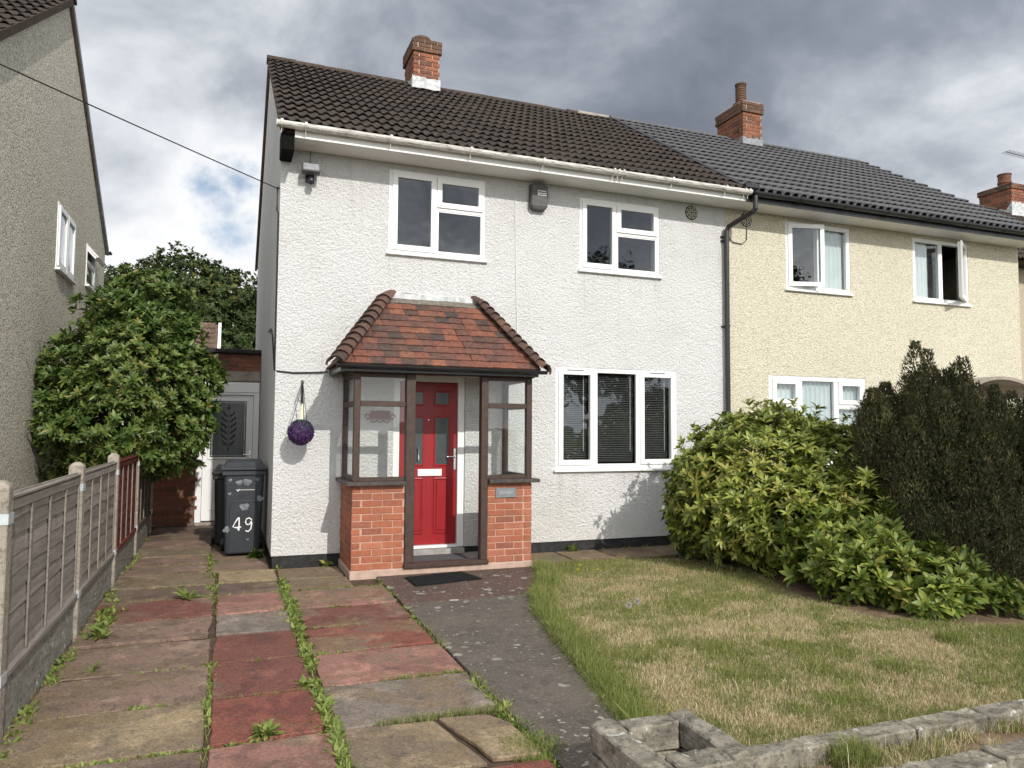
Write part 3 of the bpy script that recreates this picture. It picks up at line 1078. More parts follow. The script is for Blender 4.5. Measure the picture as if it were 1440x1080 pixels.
g = sheet('ground', [(-1500, -1500), (1500, -1500), (1500, 1500), (-1500, 1500)], -0.12, 'far_ground', 0.5)
tag(g, kind='structure')
g = sheet('front_yard_soil', [(-1.62, -6.9), (12.5, -6.9), (12.5, 7.2), (-1.62, 7.2)], -0.035, 'soil', 0.08)
tag(g, kind='structure')
g = sheet('side_passage_soil', [(-9, -6.9), (-1.625, -6.9), (-1.625, 12), (-9, 12)], -0.05, 'dry_soil', 0.06)
tag(g, kind='structure')
g = sheet('pavement', [(-40, -9.6), (60, -9.6), (60, -6.905), (-40, -6.905)], -0.03, 'pavement_grey', 0.08)
tag(g, kind='structure')
g = sheet('road', [(-200, -16.5), (200, -16.5), (200, -9.605), (-200, -9.605)], -0.112, 'tarmac', 0.3)
tag(g, kind='structure')

# ------------------------------------------------------------------ driveway slabs
drive = sheet('driveway', [(-1.56, -6.85), (1.10, -6.85), (1.10, 0.0), (0.0, 0.0), (0.0, 4.1), (-1.56, 4.1)], -0.024, 'soil', 0.03)
tag(drive, kind='structure')
RED, RED2, PINK = (0.215, 0.074, 0.055), (0.175, 0.070, 0.054), (0.28, 0.145, 0.112)
BRN, DRK, GRY, OCH, MOS = (0.235, 0.158, 0.12), (0.14, 0.098, 0.075), (0.22, 0.18, 0.148), (0.31, 0.235, 0.14), (0.20, 0.158, 0.10)
rows = [(-6.80, -6.17), (-6.15, -5.50), (-5.46, -4.83), (-4.80, -4.15), (-4.12, -3.46), (-3.43, -2.74), (-2.71, -2.07), (-2.04, -1.32), (-1.28, -0.72), (-0.68, -0.06),
        (-0.03, 0.56), (0.59, 1.20), (1.23, 1.85), (1.88, 2.5), (2.53, 3.2), (3.23, 4.08)]
cols = {
    'l': [(DRK, .2), (BRN, .2), (DRK, .15), (OCH, .35), (BRN, .12), (BRN, .30), (BRN, .05), (RED2, .18), (DRK, .2), (MOS, .3), (BRN, .3), (BRN, .2), (MOS, .2), (BRN, .25), (DRK, .2), (DRK, .1)],
    'm': [(RED, 0), (RED, .1), (PINK, -.05), (RED, -.1), (RED2, -.02), (RED2, .0), (GRY, .1), (PINK, .05), (DRK, .2), (OCH, .3), (BRN, .2), (BRN, .2), (DRK, .2), (BRN, .2), (DRK, .2), (DRK, .1)],
    'r': [(BRN, .2), (RED, .1), (OCH, .4), (GRY, .15), (PINK, -.05), (RED, .22), (RED2, .1), (PINK, .25), (MOS, .3), (MOS, .35)],
}

def slab(poly, z, col, a, parent=drive):
    cx = sum(p[0] for p in poly) / len(poly)
    cy = sum(p[1] for p in poly) / len(poly)
    m = M()
    # worn, slightly chipped outline
    out = []
    for k in range(len(poly)):
        (xa, ya), (xb, yb) = poly[k], poly[(k + 1) % len(poly)]
        ln = math.hypot(xb - xa, yb - ya)
        nx, ny = -(yb - ya) / ln, (xb - xa) / ln
        ns = max(2, int(ln / 0.09))
        for q in range(ns):
            t_ = q / ns
            e_ = abs(rng.normal(0, 0.0035)) + (0.012 if rng.uniform() < 0.07 else 0.0) + (0.008 if q == 0 else 0)
            out.append((xa + (xb - xa) * t_ + nx * e_, ya + (yb - ya) * t_ + ny * e_))
    m.prism([(x, y, -0.022) for x, y in out], (0, 0, 0.022 + z))
    o = m.build('paving_slab', 'slab', parent, bevel=0.005)
    o.color = (*col, a)
    o.rotation_euler = (rng.normal(0, 0.004), rng.normal(0, 0.003), rng.normal(0, 0.004))
    return o


for k, (y0, y1) in enumerate(rows):
    for key, xa, xb in (('l', -1.53, -0.575), ('m', -0.55, 0.035), ('r', 0.09, 1.01)):
        if k >= len(cols[key]): continue
        col, a = cols[key][k]
        jx = lambda: rng.normal(0, 0.007)
        if key == 'l' and k >= 10:
            xb = -0.66
        if key == 'm' and k >= 10:
            xa, xb = -0.63, -0.01
        if key == 'm' and k in (5, 6):
            xa = -0.552
        if key == 'r' and k == 2:
            slab([(0.10, y0), (0.72, y0 + .0), (0.66, y0 + .30), (0.60, y1 - .03), (0.10, y1)], 0.0, OCH, .4)
            slab([(0.745, y0 + .02), (1.0, y0), (0.99, y0 + .42), (0.90, y1 - .05), (0.625, y1 - .02), (0.69, y0 + .31)], 0.004, OCH, .3)
            continue
        if key == 'r' and k == 8:
            slab([(0.10, y0), (0.74, y0), (0.74, y1), (0.10, y1)], -.004, col, a)
            continue
        if key == 'r' and k == 9:
            slab([(0.06, y0), (0.73, y0), (0.73, y1), (0.06, y1)], -.004, col, a)
            continue
        slab([(xa + jx(), y0 + jx()), (xb + jx(), y0 + jx()), (xb + jx(), y1 + jx()), (xa + jx(), y1 + jx())], rng.normal(0, 0.004), col, a)

# flagstones under the front window
strip = sheet('window_strip', [(2.9, -0.72), (5.6, -0.72), (5.6, 0.012), (2.9, 0.012)], -0.026, 'soil', 0.02)
tag(strip, kind='structure')
for xa, xb, c_ in ((2.93, 3.50, MOS), (3.52, 4.10, (0.19, 0.13, 0.085)), (4.12, 4.75, (0.17, 0.12, 0.085)), (4.77, 5.5, MOS)):
    slab([(xa, -0.70), (xb, -0.70), (xb, 0.0), (xa, 0.0)], rng.normal(0, 0.003), c_, .3, strip)

# ------------------------------------------------------------------ concrete path in two pours
PATH_R = [(2.86, -0.88), (2.66, -1.55), (2.28, -2.2), (2.06, -2.8), (1.97, -3.2), (1.80, -4.05), (1.58, -5.1), (1.45, -5.65), (1.09, -5.78), (1.09, -6.88)]
path = sheet('path', [(1.04, -0.84), (2.87, -0.84), (2.68, -1.55), (2.30, -2.2), (2.08, -2.8), (1.82, -4.05), (1.60, -5.1), (1.47, -5.65), (1.10, -5.8), (1.10, -6.88), (1.04, -6.88)], -0.03, 'soil', 0.04)
tag(path, kind='structure')
for nm, poly, c_ in (('concrete_panel', [(1.04, -2.18), (1.04, -0.865), (2.845, -0.865)] + [PATH_R[1], (2.30, -2.17)], (0.105, 0.062, 0.050)),
                     ('concrete_panel', [(1.035, -2.20), (2.28, -2.20)] + PATH_R[3:8] + [(1.45, -6.88), (1.035, -6.88)], (0.118, 0.100, 0.083))):
    m = M()
    m.prism([(x, y, -0.03) for x, y in poly], (0, 0, 0.032))
    o = m.build(nm, 'path_concrete', path, bevel=0.006)
    o.color = (*c_, 1)

# ------------------------------------------------------------------ lawn
LAWN = [(2.9, -0.86), (3.3, -0.74), (4.4, -0.74), (4.95, -1.0), (5.15, -1.9), (4.75, -3.0), (4.75, -4.0), (5.6, -4.6), (7.2, -4.7), (7.2, -6.10),
        (1.66, -6.10), (1.64, -5.78), (1.48, -5.72), (1.60, -5.1), (1.82, -4.05), (1.99, -3.2), (2.08, -2.8), (2.30, -2.2), (2.68, -1.55)]
lawn = sheet('lawn', LAWN, -0.012, 'thatch', 0.02)
tag(lawn, kind='structure')
bed = sheet('planting_bed', [(4.96, -0.74), (12.4, -0.74), (12.4, -4.69), (5.62, -4.59), (4.77, -3.99), (4.77, -3.01), (5.17, -1.9)], -0.014, 'dry_soil', 0.02)
tag(bed, kind='structure')

EDGE = [(2.88, -0.9), (2.68, -1.55), (2.30, -2.2), (2.08, -2.8), (1.99, -3.2), (1.82, -4.05), (1.60, -5.1), (1.48, -5.72)]
n_ = 460000
x = rng.uniform(1.4, 7.2, n_)
y = rng.uniform(-6.1, -0.72, n_)
near = np.clip((-1.2 - y) / 3.0, 0.25, 1.0)
ok = in_poly(x, y, LAWN) & (rng.uniform(0, 1, n_) < near)
x, y = x[ok], y[ok]
de = dist_poly(x, y, EDGE)
nz = fbm(x, y, 1.15)
nz2 = fbm(x + 31, y + 7, 3.1)
nz3 = fbm(x + 3, y + 17, 7.0)
dry = (nz * 0.45 + nz2 * 0.45 + nz3 * 0.35 - 0.495) / 0.24
green = 1.0 - np.clip(dry, 0, 1)
green = np.maximum(green * 0.85, np.clip(1.4 - de / 0.28, 0, 1))
green = np.maximum(green, np.clip((y + 1.75) / 0.5, 0, 0.92) * np.clip((4.6 - x) / 0.9, 0, 1))
green = np.maximum(green, np.clip((x - 4.6) / 0.7, 0, 0.75) * np.clip((-4.2 - y) / 0.5, 0, 1))
per = (rng.uniform(0, 1, len(x)) < np.clip(green * 0.85 + 0.12, 0, 1)).astype(float)
h = rng.uniform(0.014, 0.042, len(x)) * (0.6 + 0.8 * nz2)
h = h * (1 + 1.5 * np.clip(1.0 - de / 0.26, 0, 1)) * (1 + 0.7 * (per > .5) * green)
h = np.where(rng.uniform(0, 1, len(x)) < 0.012, h * 2.4, h)
h = np.where((y > -1.6) & (x < 4.2), h * 1.25, h)
# longer overhanging fringe along the path
t_ = along_ = None
ex, ey = [], []
for (xa, ya), (xb, yb) in zip(EDGE[:-1], EDGE[1:]):
    k = int(math.hypot(xb - xa, yb - ya) * 4600)
    s_ = rng.uniform(0, 1, k)
    o_ = np.abs(rng.normal(0, .085, k)) - 0.03
    nx, ny = -(yb - ya), (xb - xa)
    l_ = math.hypot(nx, ny)
    ex.append(xa + (xb - xa) * s_ + nx / l_ * o_)
    ey.append(ya + (yb - ya) * s_ + ny / l_ * o_)
ex, ey = np.concatenate(ex), np.concatenate(ey)
kk = vnoise(ex, ey, 5.0)
x, y = np.concatenate([x, ex]), np.concatenate([y, ey])
h = np.concatenate([h, rng.uniform(0.04, 0.115, len(ex)) * (0.5 + kk * .9)])
per = np.concatenate([per, (rng.uniform(0, 1, len(ex)) < .9).astype(float)])
a = blades(x, y, np.full(len(x), -0.014), h, rng.uniform(0.0025, 0.0045, len(x)), np.clip(per * rng.uniform(0.75, 1, len(x)) + rng.uniform(0, .2, len(x)), 0, 1), 0.85)
o = np_object('lawn_grass', *a[:3], 'grass_blade', None, {'greenness': a[3]})
tag(o, 'patchy dry lawn grass, straw coloured in the middle and lush green along the path', 'grass', kind='stuff')


def tuft(name, cx, cy, z, rad, n, hmin, hmax, label, cat='grass tuft', green=0.95, lean=0.5, w_=0.004, group=None):
    rr = rad * np.sqrt(rng.uniform(0, 1, n))
    aa = rng.uniform(0, 6.283, n)
    x, y = cx + rr * np.cos(aa), cy + rr * np.sin(aa)
    h = rng.uniform(hmin, hmax, n) * (1.1 - 0.5 * rr / rad)
    a = blades(x, y, np.full(n, z), h, np.full(n, w_), np.clip(rng.normal(green, 0.1, n), 0, 1), lean)
    o = np_object(name, *a[:3], 'grass_blade', None, {'greenness': a[3]}, origin=np.array([cx, cy, z]))
    return tag(o, label, cat, group)


tuft('grass_tuft', 4.72, -4.75, -0.012, 0.13, 420, 0.08, 0.20, 'taller green grass tuft at the edge of the lawn below the laurel')
tuft('grass_tuft', 0.985, -5.36, -0.02, 0.17, 1800, 0.03, 0.085, 'thick green grass clump spilling over the paving joint beside the path', lean=0.7, w_=0.003)
tuft('grass_tuft', 2.16, -6.28, 0.10, 0.11, 900, 0.10, 0.19, 'lush dark green grass clump growing out of the low stone wall', lean=0.55)
tuft('grass_tuft', 3.75, -5.05, -0.012, 0.12, 420, 0.05, 0.12, 'small green grass tuft in the dry lawn on the right', lean=0.5)
tuft('grass_tuft', 5.7, -5.1, -0.012, 0.2, 600, 0.06, 0.17, 'loose green grass tuft by the right end of the lawn', lean=0.5)

# ------------------------------------------------------------------ weeds in the joints (uncountable)
def along(pts, n, wid):
    pts = np.array(pts, float)
    seg = np.linalg.norm(np.diff(pts, axis=0), axis=1)
    t = rng.uniform(0, seg.sum(), n)
    cs = np.concatenate([[0], np.cumsum(seg)])
    i = np.clip(np.searchsorted(cs, t) - 1, 0, len(seg) - 1)
    f = ((t - cs[i]) / seg[i])[:, None]
    p = pts[i] * (1 - f) + pts[i + 1] * f
    return p + rng.normal(0, wid, p.shape)


spots = []
def weeds(pts, n, wid, size, clump=2.0, thr=0.45):
    p = along(pts, int(n * 1.7), wid)
    k = vnoise(p[:, 0] + 3.3, p[:, 1] - 8.1, clump) > thr
    p = p[k]
    spots.append(np.column_stack([p, rng.lognormal(-0.15, 0.45, len(p)).clip(.35, 1.9) * size]))


weeds([(0.062, -6.8), (0.062, -3.2), (0.07, -1.9), (0.06, -0.7)], 900, 0.022, 0.050, 2.2, 0.10)
weeds([(0.09, -2.2), (0.05, -1.3)], 90, 0.04, 0.05, 2.2, 0.1)
weeds([(-0.562, -6.8), (-0.562, -3.4)], 150, 0.014, 0.042, 1.8, 0.38)
weeds([(-0.562, -2.2), (-0.565, -1.2), (-0.62, -0.6), (-0.64, 1.4)], 200, 0.03, 0.044, 2.2, 0.25)
weeds([(1.035, -5.6), (1.035, -4.3)], 130, 0.025, 0.040, 2.0, 0.2)
weeds([(1.035, -4.3), (1.035, -0.95)], 150, 0.016, 0.036, 2.0, 0.45)
for yy, xa, xb, n in ((-4.815, -1.5, 0.05, 110), (-4.135, -1.0, 0.05, 70), (-3.445, -1.4, 0.05, 80), (-2.06, -1.0, 0.03, 80), (-1.30, -1.45, 1.0, 190), (-0.70, -1.4, 0.05, 60),
                      (-0.05, -1.2, -0.1, 60), (-2.725, 0.1, 1.0, 20), (-4.135, 0.1, 1.0, 40), (-3.445, 0.1, 1.0, 25), (-2.055, 0.1, 0.6, 50), (-1.30, 0.2, 1.05, 60), (0.575, -1.3, -0.2, 40)):
    weeds([(xa, yy), (xb, yy)], n, 0.012, 0.034, 2.6, 0.42)
weeds([(-1.50, -5.0), (-1.50, -2.7)], 120, 0.03, 0.05, 1.3, 0.45)
weeds([(-1.42, -2.5), (-1.38, -1.9), (-1.45, -1.2)], 190, 0.05, 0.065, 1.3, 0.15)
weeds([(-1.49, -1.0), (-1.49, 3.5)], 120, 0.02, 0.045, 1.5, 0.4)
weeds([(0.03, -0.05), (0.75, -0.05)], 40, 0.015, 0.05, 2.5, 0.5)
weeds([(2.95, -0.02), (5.2, -0.02)], 50, 0.02, 0.05, 2.0, 0.6)
S = np.concatenate(spots)
pz = np.full(len(S), -0.02)
pp = np.column_stack([S[:, 0], S[:, 1], pz])
ax = unit(np.column_stack([rng.normal(0, .25, len(S)), rng.normal(0, .25, len(S)), np.ones(len(S))]))
arr = rosettes(pp, ax, 9, S[:, 2] * 0.75, S[:, 2] * 0.26, (0.2, 1.4), 0.35, True)
o = np_object('joint_weeds', *arr, 'leaf_weed')
tag(o, 'small green weeds growing in the joints of the paving', 'weeds', kind='stuff')
# grass in the joints of the right-hand slabs
pts = [along([(0.3, -4.815), (1.0, -4.815)], 700, 0.014), along([(0.45, -4.135), (1.02, -4.135)], 350, 0.010), along([(1.035, -5.1), (1.035, -4.2)], 500, 0.022), along([(1.035, -3.6), (1.035, -2.9)], 260, 0.02), along([(0.062, -6.0), (0.062, -0.8)], 900, 0.018), along([(-0.562, -6.0), (-0.562, -3.4)], 260, 0.012), along([(-0.6, -1.5), (-0.64, 1.2)], 320, 0.02), along([(-1.49, -5.2), (-1.47, -1.0)], 500, 0.03), along([(-1.4, -4.135), (0.0, -4.135)], 130, 0.01), along([(-1.4, -1.30), (1.0, -1.30)], 260, 0.01), along([(2.95, -0.7), (4.9, -0.72)], 200, 0.02)]
p = np.concatenate(pts)
a = blades(p[:, 0], p[:, 1], np.full(len(p), -0.02), rng.uniform(0.03, 0.065, len(p)), np.full(len(p), 0.003), np.clip(rng.normal(.9, .12, len(p)), 0, 1), 0.7)
o = np_object('joint_grass', *a[:3], 'grass_blade', None, {'greenness': a[3]})
tag(o, 'short green grass in the joints of the paving slabs', 'grass', kind='stuff')


def plant(name, x, y, z, n, L, W, label, cat, mat='leaf_weed', spread=(0.5, 1.3), flowers=None):
    pp = np.array([[x, y, z]]) + np.column_stack([rng.normal(0, L * .12, n), rng.normal(0, L * .12, n), np.zeros(n)])
    ax = unit(np.column_stack([rng.normal(0, .3, n), rng.normal(0, .3, n), np.ones(n)]))
    arr = rosettes(pp, ax, 6, np.full(n, L), np.full(n, W), spread, 0.3, True)
    o = np_object(name, *arr, mat, None, origin=np.array([x, y, z]))
    return tag(o, label, cat)


plant('dandelion', -1.31, -2.50, -0.0, 3, 0.17, 0.045, 'broad leaved weed flat on the second brown slab from the fence post', 'weed', spread=(.8, 1.35))
plant('dandelion', -1.28, -3.33, -0.0, 2, 0.12, 0.02, 'wilting pale weed with dry stalks near the fence', 'weed', spread=(.5, 1.2))
plant('dandelion', -0.27, -4.77, -0.0, 22, 0.085, 0.022, 'bushy bright green weed in the joint between two red slabs', 'weed')
plant('dandelion', -0.02, -4.08, -0.0, 4, 0.08, 0.03, 'low green weed at the corner of the wet red slab', 'weed')
plant('dandelion', -0.80, -1.28, -0.0, 3, 0.15, 0.045, 'leafy weed on the dark slab in front of the bin', 'weed', spread=(.4, 1.1))
plant('nettle', -0.12, 0.80, 0.0, 16, 0.11, 0.05, 'dark green weed growing against the front of the wheelie bin', 'weed', 'leaf_bay', spread=(.3, 1.3))
plant('ragwort', 3.78, -0.02, 0.0, 9, 0.10, 0.045, 'upright weed against the black plinth under the front window', 'weed', spread=(.2, 1.1))
plant('dandelion', 0.62, -0.03, 0.0, 5, 0.10, 0.04, 'small weed at the foot of the wall left of the porch', 'weed', spread=(.5, 1.2))

# dandelion clocks and yellow flowers on the lawn
def flower(name, x, y, h_, r_, petal, label, cat):
    t_ = thing(name, (x, y, 0), label, cat)
    m = M()
    m.tube([(x, y, -0.01), (x + 0.005, y, h_)], 0.0022, 5)
    m.build('stem', 'leaf_weed', t_)
    d = rnd_dirs(90)
    if petal == 'petal_yellow': d[:, 2] = np.abs(d[:, 2]) * 0.5 + 0.2
    arr = leaf_arrays(np.array([[x + 0.005, y, h_]]) + d * 0.003, d, rnd_dirs(90), np.full(90, r_), np.full(90, r_ * .35), 0, False)
    np_object('flower_head', *arr, petal, t_)


flower('dandelion_clock', 2.86, -3.20, 0.11, 0.030, 'seed_white', 'fluffy white dandelion clock on the lawn, the right of the pair', 'flower')
flower('dandelion_clock', 2.77, -3.22, 0.085, 0.030, 'seed_white', 'fluffy white dandelion clock on the lawn, the left and lower of the pair', 'flower')
for i, (fx, fy, lab) in enumerate(((3.02, -1.72, 'yellow lawn flower nearest the porch corner'), (3.22, -1.78, 'yellow lawn flower in the middle of the group of three'), (3.16, -1.48, 'yellow lawn flower furthest from the path'))):
    flower('yellow_flower', fx, fy, 0.10, 0.018, 'petal_yellow', lab, 'flower')

# ================================================================== WHITE HOUSE
house = thing('semi_detached_house', (3.1, 0, 0), 'white rendered semi-detached house with dark brown tiled roof and red front door', 'house')
HA, HB, HC, HD = (1.28, 2.532, 3.75, 4.79), (3.885, 5.133, 3.75, 4.745), (3.537, 5.408, 1.065, 2.42), (1.38, 2.29, 0.13, 2.26)
wall_with_holes('front_wall', 'white_render', house, 0.0, 6.248, 0.13, 4.86, [HA, HB, HC, HD], 0.22, tf_front(0))
m = M()
m.prism([(0, 0.22, 0.13), (0, 7.2, 0.13), (0, 7.2, 4.93), (0, 3.6, 7.46), (0, 0.22, 5.26)], (0.22, 0, 0))
m.build('gable_wall', 'white_render', house)
M().box(0.22, 6.02, 6.98, 7.2, 0.13, 4.9).build('rear_wall', 'white_render', house)
m = M()
m.prism([(6.02, 0.22, 0.13), (6.02, 7.2, 0.13), (6.02, 7.2, 4.93), (6.02, 3.6, 7.46), (6.02, 0.22, 5.26)], (0.228, 0, 0))
m.build('party_wall', 'interior', house)
M().box(0.22, 6.02, 0.22, 6.98, 2.5, 2.7).build('floor_slab', 'interior', house)
M().box(0.22, 6.02, 0.22, 6.98, 4.88, 4.93).build('ceiling', 'interior', house)
M().box(3.15, 3.25, 0.22, 6.98, 0.13, 2.5).build('partition', 'interior', house)
M().box(3.15, 3.25, 0.22, 6.98, 2.7, 4.88).build('partition', 'interior', house)
M().box(0.22, 3.15, 3.2, 3.3, 0.13, 2.5).build('partition', 'interior', house)
M().box(0.015, 1.38, 0.014, 0.2, -0.05, 0.129).build('plinth', 'plinth_black', house)
M().box(2.29, 6.24, 0.014, 0.2, -0.05, 0.129).build('plinth', 'plinth_black', house)
M().box(0.015, 0.2, 0.2, 7.19, -0.05, 0.129).build('plinth', 'plinth_black', house)
# windows
window(house, tf_front(0.02), *HA, [(1.335, 1.865, 3.80, 4.745, 's'), (1.90, 2.49, 4.385, 4.735, 's'), (1.90, 2.49, 3.80, 4.335, 'f')])
window(house, tf_front(0.02), *HB, [(3.935, 4.43, 3.80, 4.70, 's'), (4.465, 5.09, 4.33, 4.69, 's'), (4.465, 5.09, 3.80, 4.28, 'f')])
winC = window(house, tf_front(0.02), *HC, [(3.59, 4.095, 1.135, 2.375, 's'), (4.145, 4.775, 1.115, 2.375, 'f'), (4.825, 5.36, 1.135, 2.375, 's')])
for (xa, xb) in ((3.65, 4.04), (4.17, 4.75), (4.88, 5.31)):
    m = M()
    for k in range(48):
        zz = 1.16 + k * 0.0247
        m.add([(xa, 0.085, zz), (xb, 0.085, zz), (xb, 0.107, zz + 0.009), (xa, 0.107, zz + 0.009)], [(0, 1, 2, 3)])
    b_ = m.build('venetian_blind', 'blind_slat', winC, fix=False)
for xa in (3.98, 4.70, 5.25):
    m = M()
    m.tube([(xa, 0.08, 2.33), (xa, 0.08, 1.3)], 0.004, 5)
    m.build('blind_cord', 'white_plastic', winC)
for xa in (3.70, 4.97):
    M().box(xa, xa + 0.24, -0.034, -0.013, 2.385, 2.405).build('trickle_vent', 'white_plastic', winC)
m = M()
m.box(1.95, 2.0, 0.35, 0.40, 3.78, 4.3)

# front door
fd = M().box(1.462, 2.198, 0.06, 0.105, 0.165, 2.163).build('front_door', 'door_red', house, bevel=0.003)
m = M()
m.box(1.385, 1.458, 0.02, 0.13, 0.13, 2.255)
m.box(2.202, 2.285, 0.02, 0.13, 0.13, 2.255)
m.box(1.458, 2.202, 0.02, 0.13, 2.168, 2.255)
m.box(1.458, 2.202, 0.0, 0.13, 0.13, 0.162)
m.build('door_frame', 'white_plastic', fd)
def panel_ring(x0, x1, z0, z1, mat='door_red', glassy=True):
    m = M()
    ring(m, x0, x1, z0, z1, 0.048, 0.0595, 0.018)
    m.build('panel_moulding', mat, fd, bevel=0.004)
    if glassy:
        M().box(x0 + 0.018, x1 - 0.018, 0.054, 0.0595, z0 + 0.018, z1 - 0.018).build('door_pane', 'frosted_dark', fd)
    else:
        M().box(x0 + 0.035, x1 - 0.035, 0.050, 0.0595, z0 + 0.035, z1 - 0.035).build('raised_panel', mat, fd, bevel=0.006)
for xa, xb in ((1.575, 1.775), (1.905, 2.105)):
    panel_ring(xa, xb, 1.875, 2.055)
    panel_ring(xa, xb, 1.13, 1.74)
    panel_ring(xa, xb, 0.30, 0.98, glassy=False)
lp = M().box(1.70, 2.005, 0.040, 0.0595, 1.005, 1.090).build('letter_plate', 'white_paint', fd, bevel=0.004)
M().box(1.725, 1.98, 0.034, 0.0395, 1.025, 1.068).build('flap', 'white_plastic', lp, bevel=0.002)
hd = M().box(2.155, 2.185, 0.040, 0.0595, 1.075, 1.345).build('handle', 'chrome', fd, bevel=0.004)
m = M()
m.tube([(2.17, 0.04, 1.24), (2.17, 0.01, 1.24), (2.06, 0.008, 1.24)], 0.010, 8)
m.build('lever', 'chrome', hd)
m = M()
m.lathe([(0.004, 0), (0.012, 0.004), (0.012, 0.012), (0.004, 0.016)], (1.83, 0.05, 1.69), 10)
m.build('spyhole', 'chrome', fd)
m = M()
m.tube([(1.70, 0.03, 1.36), (1.70, 0.012, 1.34), (1.70, 0.012, 1.22), (1.70, 0.03, 1.20)], 0.011, 8)
m.build('knocker', 'chrome', fd)

# eaves, gutter, vents
M().box(0.12, 6.30, -0.395, 0.0, 4.862, 4.876).build('soffit', 'soffit_white', house)
M().box(0.12, 6.30, -0.415, -0.396, 4.855, 4.985).build('fascia', 'soffit_white', house)
M().box(-0.02, 0.118, -0.40, -0.002, 4.70, 4.97).build('dark_eaves_gap', 'void_black', house, bevel=0.01)  # black block stands in for the darkness of the open eaves end
def gutter(name, xa, xb, y, z, mat, parent, r_=0.058):
    m = M()
    pr = [(math.cos(a) * r_, math.sin(a) * r_) for a in [math.pi + math.pi * k / 8 for k in range(9)]]
    pr2 = [(c_ * 0.93, s_ * 0.93) for c_, s_ in pr][::-1]
    poly = [(xa, y + c_, z + s_) for c_, s_ in pr + pr2]
    n = len(poly)
    vs = poly + [(xb, p[1], p[2]) for p in poly]
    fs = [(i, (i + 1) % n, n + (i + 1) % n, n + i) for i in range(n)]
    for i in range(8):
        fs.append((i, i + 1, n - 2 - i, n - 1 - i))
        fs.append((n + i, n + i + 1, 2 * n - 2 - i, 2 * n - 1 - i))
    m.add(vs, fs)
    return m.build(name, mat, parent)
gw = gutter('gutter', -0.08, 6.34, -0.478, 4.985, 'gutter_white', house)
M().box(-0.086, -0.081, -0.538, -0.418, 4.925, 4.99).build('gutter_end', 'gutter_white', gw)
def gclip(xa, y, z, mat, parent, wid=0.03, r_=0.064):
    m = M()
    pts = [(xa, y + math.cos(a) * r_, z + math.sin(a) * r_) for a in [math.pi + math.pi * k / 8 for k in range(9)]]
    pts = [(xa, y - r_, z + 0.012)] + pts
    vs, fs = [], []
    for p in pts:
        vs += [(p[0] - wid / 2, p[1], p[2]), (p[0] + wid / 2, p[1], p[2])]
    fs = [(2 * i, 2 * i + 1, 2 * i + 3, 2 * i + 2) for i in range(len(pts) - 1)]
    m.add(vs, fs)
    m.tube([(xa, y, z - r_), (xa, y + 0.02, z - r_ - 0.05)], 0.006, 5)
    return m.build('gutter_bracket', mat, parent, fix=False)
for xa in (-0.03, 0.23, 1.19, 2.17, 3.13, 4.13, 4.20, 4.27, 5.03, 5.9, 6.22, 6.29):
    gclip(xa, -0.478, 4.985, 'gutter_white', gw)

def air_vent(x, z, parent, mat='vent_cream'):
    m = M()
    n = 24
    m.add([(x, -0.006, z)] + [(x + 0.105 * math.cos(6.2832 * k / n), -0.006, z + 0.105 * math.sin(6.2832 * k / n)) for k in range(n)], [(0, 1 + k, 1 + (k + 1) % n) for k in range(n)])
    v_ = m.build('air_vent', 'void_black', parent)
    m = M()
    for ri in (0.022, 0.052, 0.082):
        pts = [(x + ri * math.cos(6.2832 * k / n), -0.012, z + ri * math.sin(6.2832 * k / n)) for k in range(n + 1)]
        m.tube(pts, 0.0055, 5, cap=False)
    for k in range(8):
        a = 6.2832 * (k + .5) / 8
        m.tube([(x + 0.022 * math.cos(a), -0.012, z + 0.022 * math.sin(a)), (x + 0.10 * math.cos(a), -0.012, z + 0.10 * math.sin(a))], 0.005, 5)
    m.build('grille', mat, v_)
air_vent(5.67, 4.725, house)

# roof
PITCH = math.atan(0.654)
def roof_z(y): return 4.985 + (y + 0.45) * 0.654
m = M()
m.prism([(0.0, -0.40, 4.90), (0.0, -0.40, roof_z(-0.40) - 0.02), (0.0, 3.6, roof_z(3.6) - 0.03), (0.0, 7.6, roof_z(-0.40) - 0.02), (0.0, 7.6, 4.94), (0.0, 3.6, roof_z(3.6) - 0.12), (0.0, -0.30, 4.94)], (6.248, 0, 0))
roof = m.build('roof', 'tile_brown', house)
TW = 0.30
TB = 0.375
tile_b = tile_mesh('roof_tile', TB, 0.40, PROF_ROLL, 0.036, 'tile_brown', 0.014, 0.3)
sag = lambda x, s: -0.035 * math.sin(math.pi * x / 6.25) * s / 4.84
tile_slope(roof, tile_b, -0.055, 17, 0.3712, -0.47, 4.985, PITCH, 14, 0.3457, 0.006, None, sag)
def ridge_tile_mesh(name, L_, r_, mat):
    m = M()
    prof = [(math.cos(a) * r_, math.sin(a) * r_ * 0.75) for a in [math.pi * k / 8 for k in range(9)]]
    vs = [(0, p[0], p[1]) for p in prof] + [(L_, p[0] * .97, p[1] * .97) for p in prof]
    fs = [(i, i + 1, 9 + i + 1, 9 + i) for i in range(8)] + [tuple(range(9))[::-1], tuple(range(9, 18))]
    me = bpy.data.meshes.new(name)
    me.from_pydata(vs, [], fs)
    me.materials.append(MAT[mat])
    return me
rt_b = ridge_tile_mesh('ridge_tile', 0.455, 0.125, 'ridge_brown')
for k in range(14):
    xx = -0.06 + k * 0.452
    share('ridge_tile', rt_b, (xx, 3.6, roof_z(3.6) - 0.035 + sag(xx, 4.84) + rng.normal(0, .006)), roof, (rng.normal(0, .03), rng.normal(0, .012), rng.normal(0, .012)))
M().box(5.55, 6.22, 3.45, 3.56, roof_z(3.6) - 0.075, roof_z(3.6) + 0.005).build('mortar_bed', 'lintel_concrete', roof, bevel=0.015)
